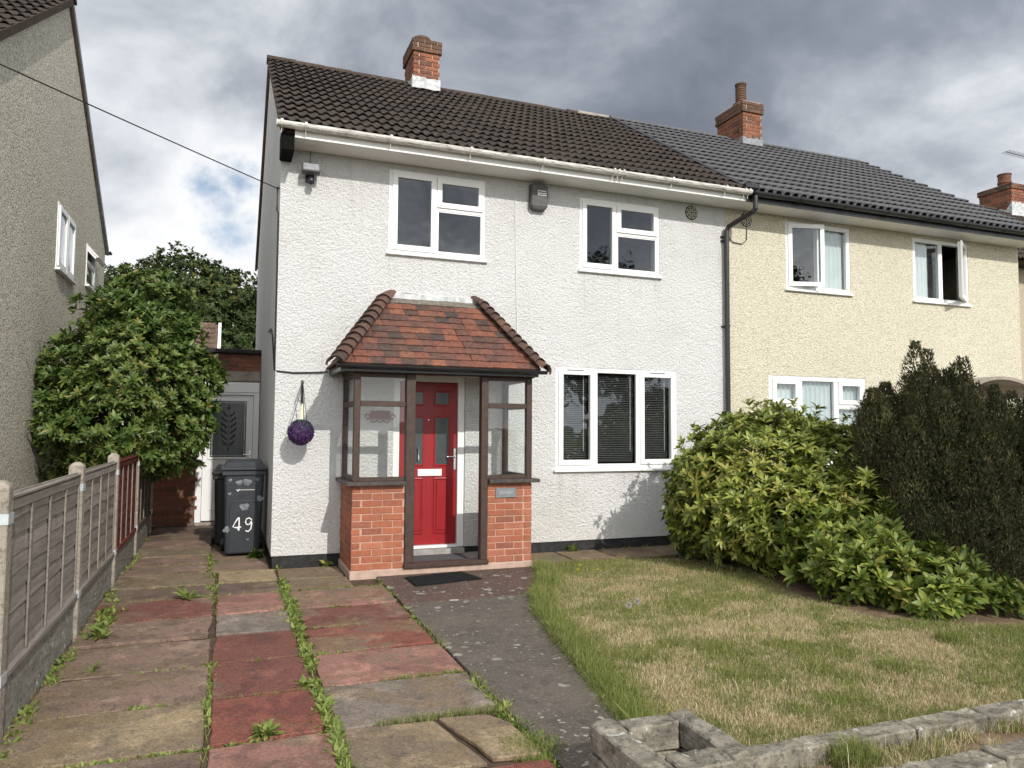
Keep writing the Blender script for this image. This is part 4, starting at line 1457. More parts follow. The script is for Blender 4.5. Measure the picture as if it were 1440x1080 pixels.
# verge undercloak
m = M()
m.prism([(-0.045, -0.45, 4.955), (-0.045, 3.6, roof_z(3.6) - 0.03), (-0.045, 7.6, 4.955), (-0.045, 7.6, 4.90), (-0.045, 3.6, roof_z(3.6) - 0.09), (-0.045, -0.45, 4.90)], (0.044, 0, 0))
m.build('verge', 'mortar_dark', roof)

def chimney(parent, x0, x1, y0, y1, zb, zcap, ztop, mats, flash, over=0.03):
    """brick stack with an oversailing head; children of a roof part are sub-parts"""
    ch = M().box(x0 + 0.012, x1 - 0.012, y0 + 0.012, y1 - 0.012, zb, ztop - 0.01).build('chimney', mats[1], parent)
    n = int(round((zcap - zb) / 0.075))
    brickwork(ch, 'x', x0, x1, zb, n, y0, -1, mats[0], 0, True, False)
    brickwork(ch, 'y', y0, y1, zb, n, x0, -1, mats[0], 1, True, False)
    zc_ = zb + n * 0.075
    n2 = max(2, int(round((ztop - zc_) / 0.075)))
    M().box(x0 - over + 0.012, x1 + over - 0.012, y0 - over + 0.012, y1 + over - 0.012, zc_ + 0.003, zc_ + n2 * 0.075 - 0.012).build('cap_core', mats[1], ch)
    brickwork(ch, 'x', x0 - over, x1 + over, zc_, n2, y0 - over, -1, mats[2], 0, True, False)
    brickwork(ch, 'y', y0 - over, y1 + over, zc_, n2, x0 - over, -1, mats[2], 1, True, False)
    m = M()
    zt_ = zc_ + n2 * 0.075
    m.add([(x0, y0, zt_ - .012), (x1, y0, zt_ - .012), (x1, y1, zt_ - .012), (x0, y1, zt_ - .012), ((x0 + x1) / 2 - .1, (y0 + y1) / 2 - .12, zt_ + .05), ((x0 + x1) / 2 + .1, (y0 + y1) / 2 - .12, zt_ + .05), ((x0 + x1) / 2 + .1, (y0 + y1) / 2 + .12, zt_ + .05), ((x0 + x1) / 2 - .1, (y0 + y1) / 2 + .12, zt_ + .05)],
          [(0, 1, 5, 4), (1, 2, 6, 5), (2, 3, 7, 6), (3, 0, 4, 7), (4, 5, 6, 7), (0, 3, 2, 1)])
    m.build('flaunching', 'lintel_concrete', ch)
    return ch, zt_

ch1, zt1 = chimney(house, 2.30, 2.765, 3.2, 3.9, 7.30, 8.05, 8.27, ('brick_stack', 'mortar_pale', 'brick_soot'), None)
m = M()
m.lathe([(0.14, 0.0), (0.145, 0.10), (0.155, 0.11), (0.155, 0.15), (0.11, 0.15), (0.11, 0.05)], (2.51, 3.5, zt1 + 0.0), 16)
m.build('chimney_pot', 'brick_soot', ch1)
def flashing(x0, x1, y, za, zb, mat, parent, rz):
    m = M()
    n = 10
    pts = []
    for k in range(n + 1):
        u = x0 + (x1 - x0) * k / n
        pts.append((u, y - 0.008, zb + rng.uniform(-.02, .02)))
    low = [(x0 + (x1 - x0) * k / n, y - 0.012, za + 0.02) for k in range(n + 1)]
    ap = [(x0 - .03 + (x1 - x0 + .06) * k / n, y - 0.16 + rng.uniform(-.015, .015), rz(y - 0.16) + 0.065) for k in range(n + 1)]
    vs = pts + low + ap
    fs = []
    for k in range(n):
        fs.append((k, k + 1, n + 1 + k + 1, n + 1 + k))
        fs.append((n + 1 + k, n + 1 + k + 1, 2 * n + 2 + k + 1, 2 * n + 2 + k))
    m.add(vs, fs)
    m.build('flashing', mat, parent, fix=False)
    m = M()
    m.prism([(x0 - 0.012, y - .02, rz(y) + .02), (x0 - 0.012, y + .38, rz(y + .38) + .0), (x0 - 0.012, y + .38, rz(y + .38) + .06), (x0 - 0.012, y + .14, rz(y + .14) + .10), (x0 - 0.012, y - .02, zb + .02)], (0.008, 0, 0))
    m.build('flashing', mat, parent)
flashing(2.29, 2.775, 3.2, roof_z(3.2), 7.60, 'white_flashing', ch1, roof_z)

# downpipe at the party line
m = M()
m.tube([(6.42, -0.478, 4.93), (6.42, -0.478, 4.74), (6.40, -0.45, 4.70), (6.25, -0.09, 4.56), (6.235, -0.062, 4.50), (6.235, -0.06, 0.0)], 0.036, 12)
dp = m.build('downpipe', 'black_plastic', house, smooth=False)
for zz in (4.36, 4.42, 3.1, 1.85, 0.7):
    m = M()
    m.tube([(6.235, -0.06, zz - .016), (6.235, -0.06, zz + .016)], 0.042, 12)
    m.box(6.17, 6.30, -0.02, 0.0, zz - .012, zz + .012)
    m.build('pipe_clip', 'black_plastic', dp)

# ================================================================== CREAM HOUSE
cream = thing('semi_detached_house', (9.4, 0, 0), 'cream pebble-dashed semi-detached house with grey tiled roof and open casements', 'house')
CD, CE, CF = (7.37, 8.64, 3.75, 4.80), (9.99, 11.265, 3.75, 4.80), (7.016, 8.907, 1.065, 2.42)
CDR = (10.55, 11.45, 0.1, 2.15)
wall_with_holes('front_wall', 'cream_dash', cream, 6.252, 12.52, 0.10, 4.86, [CD, CE, CF, CDR], 0.22, tf_front(0))
for xa in (6.252, 12.30):
    m = M()
    m.prism([(xa, 0.22, 0.10), (xa, 7.2, 0.10), (xa, 7.2, 4.93), (xa, 3.6, 7.46), (xa, 0.22, 5.26)], (0.22, 0, 0))
    m.build('gable_wall', 'cream_dash', cream)
M().box(6.472, 12.30, 6.98, 7.2, 0.10, 4.9).build('rear_wall', 'cream_dash', cream)
M().box(6.472, 12.30, 0.22, 6.98, 2.5, 2.7).build('floor_slab', 'interior', cream)
M().box(6.472, 12.30, 0.22, 6.98, 4.88, 4.93).build('ceiling', 'interior', cream)
M().box(9.3, 9.4, 0.22, 6.98, 2.7, 4.88).build('partition', 'interior', cream)
M().box(9.3, 9.4, 0.22, 6.98, 0.1, 2.5).build('partition', 'interior', cream)
t_ = tf_front(0.02)
wD = window(cream, t_, *CD, [(7.43, 7.985, 3.81, 4.745, 's', hinge(t_, 7.43, -0.02, -0.26, True)), (8.045, 8.59, 3.80, 4.755, 'f')])
wE = window(cream, t_, *CE, [(10.045, 10.60, 3.80, 4.755, 'f'), (10.665, 11.21, 3.81, 4.745, 's', hinge(t_, 11.21, -0.02, 0.55, True))])
wF = window(cream, t_, *CF, [(7.10, 7.56, 2.02, 2.35, 's'), (7.07, 7.58, 1.12, 1.95, 'f'), (7.64, 8.29, 1.12, 2.37, 'f'), (8.37, 8.83, 2.02, 2.35, 's'), (8.35, 8.86, 1.12, 1.95, 'f')])
def drape(x0, x1, z0, z1, y, n, mat, win, amp=0.012):
    m = M()
    n = int((x1 - x0) / 0.022)
    vs = []
    for k in range(n + 1):
        u = x0 + (x1 - x0) * k / n
        d = y + amp * (0, 1, 0.3, -1)[k % 4]
        vs += [(u, d, z0), (u, d, z1)]
    m.add(vs, [(2 * k, 2 * k + 2, 2 * k + 3, 2 * k + 1) for k in range(n)])
    return m.build('curtain', mat, win, fix=False)
drape(8.07, 8.56, 3.80, 4.76, 0.10, 10, 'curtain_pale', wD)
drape(10.06, 10.42, 3.80, 4.76, 0.10, 9, 'curtain_pale', wE)
drape(7.65, 8.28, 1.12, 2.37, 0.10, 18, 'curtain_pale', wF, 0.022)
drape(7.08, 7.57, 1.12, 2.36, 0.10, 16, 'curtain_pale', wF, 0.022)
drape(8.36, 8.85, 1.12, 2.36, 0.10, 16, 'curtain_pale', wF, 0.022)
M().box(10.58, 11.42, 0.06, 0.11, 0.14, 2.12).build('front_door', 'white_plastic', cream)
# curved porch canopy
m = M()
n = 14
vs = []
for k in range(n + 1):
    a = math.pi * k / n
    u, zz = 11.0 - 0.75 * math.cos(a), 2.20 + 0.28 * math.sin(a)
    vs += [(u, -0.75, zz), (u, 0.0, zz), (u * .0 + 11.0 - 0.71 * math.cos(a), -0.75, zz - 0.05), (11.0 - 0.71 * math.cos(a), 0.0, zz - 0.05)]
fs = []
for k in range(n):
    a, b = 4 * k, 4 * k + 4
    fs += [(a, b, b + 1, a + 1), (a + 2, a + 3, b + 3, b + 2), (a, a + 2, b + 2, b)]
m.add(vs, fs)
m.build('canopy', 'lintel_concrete', cream, fix=False)
M().box(6.42, 12.56, -0.395, 0.0, 4.862, 4.876).build('soffit', 'soffit_white', cream)
M().box(6.305, 6.418, -0.395, 0.0, 4.862, 4.876).build('soffit', 'soffit_white', cream)
M().box(6.305, 12.56, -0.415, -0.396, 4.855, 4.985).build('fascia', 'black_plastic', cream)
gb = gutter('gutter', 6.37, 12.6, -0.478, 4.98, 'black_plastic', cream)
for xa in (6.42, 7.225, 8.07, 8.92, 9.79, 10.64, 11.5, 12.3):
    gclip(xa, -0.478, 4.98, 'black_plastic', gb, 0.045)
air_vent(6.635, 4.725, cream)
m = M()
m.prism([(6.252, -0.40, 4.90), (6.252, -0.40, roof_z(-0.40) - 0.02), (6.252, 3.6, roof_z(3.6) - 0.03), (6.252, 7.6, roof_z(-0.40) - 0.02), (6.252, 7.6, 4.94), (6.252, 3.6, roof_z(3.6) - 0.12), (6.252, -0.30, 4.94)], (6.27, 0, 0))
roof2 = m.build('roof', 'tile_grey', cream)
tile_g = tile_mesh('roof_tile', TW, 0.40, PROF_FLAT, 0.014, 'tile_grey', 0.014, 0.62)
tile_slope(roof2, tile_g, 6.285, 21, TW, -0.47, 4.987, PITCH, 14, 0.3457, 0.002)
rt_g = ridge_tile_mesh('ridge_tile', 0.46, 0.12, 'tile_grey')
for k in range(14):
    share('ridge_tile', rt_g, (6.27 + k * 0.452, 3.6, roof_z(3.6) - 0.03), roof2)
# bonding gutter between the two roofs, and verge caps at the far end
m = M()
m.prism([(6.242, -0.50, roof_z(-0.50) + 0.01), (6.242, 3.55, roof_z(3.55) + 0.01), (6.242, 3.55, roof_z(3.55) + 0.075), (6.242, -0.50, roof_z(-0.50) + 0.075)], (0.045, 0, 0))
m.build('roof_joint', 'black_plastic', roof2)
M().box(6.20, 6.44, -0.56, -0.44, 5.0, 5.075).build('joint_end_cap', 'black_plastic', roof2, bevel=0.01)
for k in range(14):
    yy, zz = -0.47 + k * 0.3457 * math.cos(PITCH), 4.987 + k * 0.3457 * math.sin(PITCH)
    y2, z2 = yy + 0.34 * math.cos(PITCH), zz + 0.34 * math.sin(PITCH)
    m = M()
    m.prism([(12.575, yy - .01, zz - .03), (12.575, y2, z2 - .05), (12.575, y2, z2 + .045), (12.575, yy - .01, zz + .085)], (0.05, 0, 0))
    m.build('verge_cap', 'tile_grey', roof2)
ch2, zt2 = chimney(cream, 9.075, 9.55, 3.1, 3.95, 7.22, 8.07, 8.30, ('brick_stack', 'mortar_pale', 'brick_soot'), None)
flashing(9.065, 9.56, 3.1, roof_z(3.1), 7.52, 'lead', ch2, roof_z)
m = M()
prof = [(0.15, 0.0), (0.17, 0.03), (0.165, 0.09), (0.105, 0.12)]
for k in range(7):
    prof += [(0.098, 0.13 + k * 0.05), (0.112, 0.15 + k * 0.05), (0.098, 0.17 + k * 0.05)]
prof += [(0.118, 0.49), (0.118, 0.52), (0.08, 0.52), (0.08, 0.3)]
m.lathe(prof, (9.28, 3.42, zt2 - 0.01), 18)
m.build('chimney_pot', 'brick_soot', ch2)

# ================================================================== THIRD HOUSE (far right)
h3 = thing('terraced_house', (16.2, 0.6, 0), 'brown roofed house beyond the cream house at the right edge', 'house')
M().box(12.6, 21.5, 0.6, 9.0, 0, 4.75).build('wall', 'far_render', h3)
m = M()
P3 = math.atan(0.62)
rz3 = lambda y: 4.75 + (y - 0.2) * 0.62
m.prism([(12.64, 0.2, 4.70), (12.64, 0.2, 4.75), (12.64, 4.65, rz3(4.65) - .02), (12.64, 9.1, 4.75), (12.64, 9.1, 4.70)], (8.9, 0, 0))
roof3 = m.build('roof', 'tile_brown', h3)
rest = []
for r_ in range(15):
    for c_ in range(24):
        sl = r_ * 0.3457
        rest.append(((12.6 + c_ * TB, 0.12 + sl * math.cos(P3), rz3(0.12) + sl * math.sin(P3)), (P3 + rng.normal(0, .006), 0, 0)))
joined_tiles(roof3, 'far_tiles', tile_b, rest, 'tile_brown')
for k in range(20):
    share('ridge_tile', rt_b, (12.6 + k * 0.452, 4.65, rz3(4.65) - 0.03), roof3)
ch3, zt3 = chimney(h3, 18.5, 19.15, 4.2, 5.1, 7.15, 7.98, 8.14, ('brick_stack', 'mortar_pale', 'brick_soot'), None)
m = M()
m.lathe([(0.15, 0.0), (0.15, 0.10), (0.17, 0.115), (0.17, 0.15), (0.155, 0.17), (0.155, 0.33), (0.17, 0.34), (0.17, 0.37), (0.12, 0.37), (0.12, 0.2)], (18.75, 4.55, zt3 - .02), 18)
m.build('chimney_pot', 'brick_stack', ch3)
flashing(18.49, 19.16, 4.2, rz3(4.2), 7.62, 'white_flashing', ch3, rz3)
ae = thing('tv_aerial', (20.35, 5.0, rz3(4.65)), 'thin television aerial with many short rods at the right edge of the sky', 'aerial')
m = M(); m.tube([(20.35, 5.0, 7.3), (20.35, 5.0, 9.5)], 0.018, 6); m.build('pole', 'steel_grey', ae)
m = M(); m.tube([(19.48, 5.0, 9.37), (20.5, 5.0, 9.33)], 0.012, 6); m.build('boom', 'steel_grey', ae)
for k in range(11):
    xx = 19.5 + k * 0.085
    m = M(); m.tube([(xx, 4.86, 9.37 - (xx - 19.48) * .04), (xx, 5.14, 9.37 - (xx - 19.48) * .04)], 0.006, 5); m.build('rod', 'steel_grey', ae)

# ================================================================== LEFT NEIGHBOUR
left = thing('detached_house', (-5.8, 2.75, 0), 'grey pebble-dashed house with a tall gable end on the left', 'house')
XL = -2.75
te = tf_east(XL)
LW1, LW2, LDR = (2.64, 3.82, 3.75, 4.66), (4.88, 5.72, 3.92, 4.60), (3.45, 4.3, 0.05, 2.05)
wall_with_holes('gable_wall', 'pebble_dash', left, -0.95, 6.78, 0.0, 4.85, [LW1, LW2, LDR], 0.22, te)
m = M()
m.prism([(XL, -0.95, 4.85), (XL, 6.78, 4.85), (XL, 6.78, 4.96), (XL, 2.75, 7.59), (XL, -0.95, 5.16)], (-0.22, 0, 0))
m.build('gable_peak', 'pebble_dash', left)
M().box(-9.0, XL - 0.22, -0.95, -0.73, 0, 4.85).build('front_wall', 'pebble_dash', left)
M().box(-9.0, XL - 0.22, 6.56, 6.78, 0, 4.85).build('rear_wall', 'pebble_dash', left)
M().box(-9.0, -8.8, -0.73, 6.56, 0, 4.85).build('end_wall', 'pebble_dash', left)
M().box(-8.8, XL - 0.22, -0.73, 6.56, 2.5, 2.7).build('floor_slab', 'interior', left)
M().box(-8.8, XL - 0.22, -0.73, 6.56, 4.8, 4.85).build('ceiling', 'interior', left)
window(left, te, *LW1, [(2.70, 3.21, 3.80, 4.61, 's'), (3.26, 3.77, 3.80, 4.61, 's')])
hz = hinge(te, 0, -0.02, -0.75, False, 4.55)
lw = window(left, te, *LW2, [(4.93, 5.67, 4.34, 4.55, 's', hz), (4.93, 5.67, 3.97, 4.29, 'f')])
M().box(XL - 0.16, XL - 0.08, 3.47, 4.28, 0.05, 2.03).build('side_door', 'white_plastic', left)
m = M(te)
ring(m, 3.45, 4.3, 0.05, 2.05, -0.02, 0.07, 0.09)
m.build('side_door_frame', 'white_plastic', left)
P4 = math.atan(0.66)
rz4 = lambda y: 4.93 + (y + 1.30) * 0.66
m = M()
zr = rz4(2.75)
m.prism([(XL + 0.03, -1.25, 4.86), (XL + 0.03, -1.25, rz4(-1.25) - .02), (XL + 0.03, 2.75, zr - .02), (XL + 0.03, 6.80, rz4(-1.30) - .02), (XL + 0.03, 6.80, 4.86), (XL + 0.03, 2.75, zr - 0.09)], (-6.3, 0, 0))
roof4 = m.build('roof', 'mortar_dark', left)
nr = 14
ga = (2.75 + 1.32) / math.cos(P4) / nr
rest = tile_slope(roof4, tile_b, XL + 0.06 - 17 * TB, 17, TB, -1.32, rz4(-1.32), P4, nr, ga, 0.006, {13, 14, 15, 16})
joined_tiles(roof4, 'far_tiles', tile_b, rest, 'tile_brown')
for k in range(14):
    share('ridge_tile', rt_b, (XL + 0.08 - (k + 1) * 0.452, 2.75, zr - 0.03), roof4)
# mortared verge on the near slope
m = M()
m.prism([(XL + 0.07, -1.34, rz4(-1.34) - .09), (XL + 0.07, 2.75, zr - .085), (XL + 0.07, 2.75, zr + .02), (XL + 0.07, -1.34, rz4(-1.34) + .02)], (-0.065, 0, 0))
m.build('verge', 'ridge_brown', roof4)
m = M()
m.prism([(XL + 0.055, 2.755, zr - .075), (XL + 0.055, 6.84, rz4(-1.34) - .08), (XL + 0.055, 6.84, rz4(-1.34) + .03), (XL + 0.055, 2.755, zr + .03)], (-0.05, 0, 0))
m.build('verge', 'lead', roof4)
gutter('rear_gutter', -9, XL + 0.10, 6.88, 4.90, 'black_plastic', left)

# ================================================================== SIDE EXTENSION
ext = thing('side_extension', (-0.85, 4.3, 0), 'low flat roofed brick extension with white door beside the white house', 'extension')
YF = 4.15
wall_with_holes('wall', 'mortar_dark', ext, -1.70, -0.004, 0.0, 2.80, [(-0.96, -0.008, 0.05, 2.33)], 0.2, tf_front(YF + 0.007))
M().box(-1.70, -1.5, YF + 0.21, 7.0, 0.0, 2.80).build('side_wall', 'brick_dark', ext)
M().box(-1.70, -0.004, 7.0, 7.2, 0.0, 2.80).build('rear_wall', 'brick_dark', ext)
brickwork(ext, 'x', -1.70, -0.005, 0.03, 37, YF, -1, 'brick_dark', 0, skip=lambda u, z: (u > -0.965 and z < 2.33) or (2.33 < z < 2.515 and u > -1.12))
brickwork(ext, 'x', -1.70, -0.97, 0.03, 31, YF, -1, 'brick_dark', 0, first=31)
M().box(-1.10, -0.006, YF - 0.012, YF + 0.10, 2.345, 2.51).build('lintel', 'lintel_concrete', ext, bevel=0.004)
M().box(-1.78, -0.004, YF - 0.07, 7.25, 2.805, 2.875).build('flat_roof', 'plinth_black', ext, bevel=0.01)
M().box(-0.95, -0.01, YF - 0.05, YF + 0.16, 0.0, 0.05).build('step', 'lintel_concrete', ext, bevel=0.005)
ed = M().box(-0.86, -0.105, YF + 0.03, YF + 0.075, 0.065, 2.115).build('door', 'white_plastic', ext, bevel=0.003)
m = M()
m.box(-0.955, -0.865, YF + 0.0, YF + 0.1, 0.05, 2.33)
m.box(-0.10, -0.012, YF + 0.0, YF + 0.1, 0.05, 2.33)
m.box(-0.865, -0.10, YF + 0.0, YF + 0.1, 2.12, 2.33)
m.build('door_frame', 'white_plastic', ed)
m = M()
m.box(-0.95, -0.02, YF - 0.012, YF - 0.001, 2.16, 2.31)
m.build('head_trim', 'white_plastic', ed, bevel=0.004)
m = M()
ring(m, -0.79, -0.17, 1.06, 2.05, YF + 0.015, YF + 0.0295, 0.035)
m.build('glazing_bead', 'white_plastic', ed, bevel=0.004)
M().box(-0.755, -0.205, YF + 0.02, YF + 0.0295, 1.095, 2.015).build('door_pane', 'frosted_dark', ed)
for xa in (-0.73, -0.235):
    M().box(xa, xa + 0.006, YF + 0.016, YF + 0.0195, 1.10, 2.01).build('glass_bar', 'galvanised', ed)
for zz in (1.12, 1.985):
    M().box(-0.752, -0.208, YF + 0.0165, YF + 0.0192, zz, zz + 0.006).build('glass_bar', 'galvanised', ed)
m = M()
def leaf_poly(cx, cz, ang, L_, W_):
    pts = []
    for t_, w_ in ((0, 0), (.3, .5), (.65, .42), (1, 0), (.65, -.42), (.3, -.5)):
        u_, v_ = t_ * L_, w_ * W_
        pts.append((cx + u_ * math.cos(ang) - v_ * math.sin(ang), YF + 0.0185, cz + u_ * math.sin(ang) + v_ * math.cos(ang)))
    m.prism(pts, (0, -0.0015, 0))
for k in range(6):
    zz = 1.28 + k * 0.095
    ln = 0.07 + 0.055 * math.sin((k + 1) / 7 * math.pi)
    for sgn in (-1, 1):
        leaf_poly(-0.48 + sgn * 0.012, zz, math.pi / 2 - sgn * 0.85, ln * 1.15, 0.036)
        leaf_poly(-0.48 + sgn * (ln * .75 + .01), zz + 0.05, math.pi / 2 - sgn * 0.1, ln * .55, 0.026)
leaf_poly(-0.48, 1.86, math.pi / 2, 0.10, 0.05)
leaf_poly(-0.48, 1.26, -math.pi / 2, 0.07, 0.035)
m.box(-0.483, -0.477, YF + 0.017, YF + 0.0185, 1.25, 1.88)
m.build('etched_motif', 'etched', ed, fix=False)
for xa in (-0.76, -0.45):
    m = M()
    ring(m, xa, xa + 0.25, 0.24, 0.92, YF + 0.022, YF + 0.0295, 0.022)
    m.build('panel_moulding', 'white_plastic', ed, bevel=0.004)
hd = M().box(-0.152, -0.125, YF + 0.02, YF + 0.0295, 1.0, 1.2).build('handle', 'chrome', ed)
m = M(); m.tube([(-0.138, YF + .02, 1.13), (-0.138, YF - .01, 1.13), (-0.24, YF - .012, 1.13)], 0.009, 6); m.build('lever', 'chrome', hd)

# ================================================================== PORCH
porch = thing('porch', (1.81, -0.42, 0), 'open brick porch with dark timber glazing and red clay tiled hipped roof', 'porch')
X0, X1, YP = 0.766, 2.851, -0.84
DX0, DX1 = 1.342, 2.300
zb_ = 0.07
brickwork(porch, 'x', X0, DX0, zb_, 12, YP, -1, 'brick_red', 0, True, False)
brickwork(porch, 'y', YP, -0.002, zb_, 12, X0, -1, 'brick_red', 1, True, False)
brickwork(porch, 'x', DX1, X1, zb_, 12, YP, -1, 'brick_red', 1, False, True)
brickwork(porch, 'y', YP, -0.002, zb_, 12, X1, 1, 'brick_red', 0, True, False)
M().box(X0 + .007, DX0 - .002, YP + .006, YP + .10, 0.06, 0.968).build('mortar', 'mortar_pink', porch)
M().box(X0 + .007, X0 + .10, YP + .1, -0.003, 0.06, 0.968).build('mortar', 'mortar_pink', porch)
M().box(DX1 + .002, X1 - .007, YP + .006, YP + .10, 0.06, 0.968).build('mortar', 'mortar_pink', porch)
M().box(X1 - .10, X1 - .007, YP + .1, -0.003, 0.06, 0.968).build('mortar', 'mortar_pink', porch)
M().box(X0 - .012, X1 + .012, YP - .014, YP + .12, -0.03, 0.066).build('footing', 'plinth_pink', porch, bevel=0.006)
M().box(X0 - .012, X0 + .12, YP + .12, -0.002, -0.03, 0.066).build('footing', 'plinth_pink', porch, bevel=0.006)
M().box(X1 - .12, X1 + .012, YP + .12, -0.002, -0.03, 0.066).build('footing', 'plinth_pink', porch, bevel=0.006)
M().box(X0 + .12, X1 - .12, YP + .12, -0.002, -0.03, 0.060).build('floor', 'stone_floor', porch)
M().box(1.40, 2.27, -0.10, -0.003, 0.061, 0.128).build('door_step', 'stone_floor', porch, bevel=0.006)
M().box(DX0 - .01, DX1 + .01, YP - .05, YP + .09, 0.066, 0.115).build('threshold', 'dark_wood', porch, bevel=0.006)
ZS = 1.015
for xa, xb in ((X0 - .065, DX0 - .004), (DX1 + .004, X1 + .075)):
    M().box(xa, xb, YP - .075, YP + .11, 0.973, ZS).build('sill', 'sill_wood', porch, bevel=0.005)
M().box(X0 - .065, X0 + .11, YP + .111, -0.003, 0.973, ZS).build('sill', 'sill_wood', porch, bevel=0.005)
M().box(X1 - .11, X1 + .075, YP + .111, -0.003, 0.973, ZS).build('sill', 'sill_wood', porch, bevel=0.005)
def post(x0, x1, y0, y1, z0=ZS, z1=2.19, nm='post'):
    M().box(x0, x1, y0, y1, z0 + .001, z1).build(nm, 'dark_wood', porch, bevel=0.004)
post(X0 + .005, X0 + .075, YP, YP + .07)
post(DX0, DX0 + .103, YP - .02, YP + .075, 0.115)
post(DX1 - .083, DX1, YP - .02, YP + .075, 0.115)
post(X1 - .068, X1, YP, YP + .07)
post(X0 + .005, X0 + .065, -0.06, -0.003)
post(X1 - .065, X1 - .003, -0.06, -0.003)
def rail(x0, x1, y0, y1, z0, z1): M().box(x0, x1, y0, y1, z0, z1).build('rail', 'dark_wood', porch, bevel=0.003)
ZT = 1.83
for xa, xb in ((X0 + .076, DX0 - .001), (DX1 + .001, X1 - .069)):
    rail(xa, xb, YP + .006, YP + .06, ZT, ZT + .06)
    rail(xa, xb, YP + .008, YP + .06, ZS + .001, ZS + .045)
    rail(xa, xb, YP + .008, YP + .06, 2.15, 2.19)
for xa in (X0 + .008, X1 - .062):
    rail(xa, xa + .054, YP + .071, -0.061, ZT, ZT + .06)
    rail(xa, xa + .054, YP + .071, -0.061, ZS + .001, ZS + .045)
    rail(xa, xa + .054, YP + .071, -0.061, 2.15, 2.19)
for za, zb2 in ((ZS + .046, ZT - .001), (ZT + .061, 2.149)):
    for xa, xb in ((X0 + .076, DX0 - .001), (DX1 + .001, X1 - .069)):
        M().box(xa, xb, YP + .032, YP + .036, za, zb2).build('pane', 'porch_glass', porch)
    for xa in (X0 + .034, X1 - .036):
        M().box(xa, xa + .004, YP + .071, -0.061, za, zb2).build('pane', 'porch_glass', porch)
M().box(X0 - .01, X1 + .01, YP - .03, YP + .09, 2.191, 2.262).build('head_beam', 'dark_wood', porch, bevel=0.004)
M().box(X0 - .01, X0 + .08, YP + .091, -0.003, 2.191, 2.262).build('head_beam', 'dark_wood', porch, bevel=0.004)
M().box(X1 - .08, X1 + .01, YP + .091, -0.003, 2.191, 2.262).build('head_beam', 'dark_wood', porch, bevel=0.004)
M().box(X0 + .08, X1 - .08, YP + .091, -0.003, 2.235, 2.26).build('ceiling', 'soffit_white', porch)
lb = M().box(2.40, 2.655, YP - .012, YP + .02, 0.80, 0.915).build('letter_box', 'steel_grey', porch, bevel=0.005)
M().box(2.435, 2.62, YP - .016, YP - .0125, 0.835, 0.88).build('flap', 'lead', lb, bevel=0.002)

# hipped roof
EL, ER, TL, TR = 0.575, 2.905, 1.275, 2.43
YE, ZE, YT, ZT_ = -0.985, 2.275, -0.03, 3.17
m = M()
d_ = 0.03
m.add([(EL + .02, YE + .02, ZE - d_), (ER - .02, YE + .02, ZE - d_), (ER - .02, -0.004, ZE - d_), (EL + .02, -0.004, ZE - d_), (TL, YT, ZT_ - d_), (TR, YT, ZT_ - d_), (TR, -0.004, ZT_ - d_), (TL, -0.004, ZT_ - d_)],
      [(0, 3, 2, 1), (0, 1, 5, 4), (1, 2, 6, 5), (3, 0, 4, 7), (2, 3, 7, 6), (4, 5, 6, 7)])
proof = m.build('roof', 'mortar_dark', porch)
NR = 11
front_len = math.hypot(YT - YE, ZT_ - ZE)
fa = math.atan2(ZT_ - ZE, YT - YE)
gf = front_len / NR
_pt = {}
def plain_tile(w_, L_, mat, t_=0.014):
    k_ = (round(w_, 2), round(L_, 2), mat)
    if k_ in _pt: return _pt[k_]
    m = M()
    n = 4
    top, bot = [], []
    vs = []
    for yy, lift in ((0.0, t_), (L_, 0.0)):
        for i in range(n + 1):
            u = i / n
            vs.append((u * k_[0], yy, lift + 0.004 * math.sin(math.pi * u)))
    for i in range(n + 1):
        vs.append((i / n * k_[0], 0.0, 0.0))
    N_ = n + 1
    fs = []
    for i in range(n):
        fs.append((i, i + 1, N_ + i + 1, N_ + i))
        fs.append((2 * N_ + i, 2 * N_ + i + 1, i + 1, i))
    fs.append((2 * N_, 0, N_))
    fs.append((n, 2 * N_ + n, N_ + n))
    me = bpy.data.meshes.new('clay_tile')
    me.from_pydata(vs, [], fs)
    me.materials.append(MAT[mat])
    _pt[k_] = me
    return me
def frame_rot(u, v):
    u, v = Vector(u).normalized(), Vector(v).normalized()
    n = u.cross(v)
    return Matrix((u, v, n)).transposed().to_euler()
TWD = 0.168
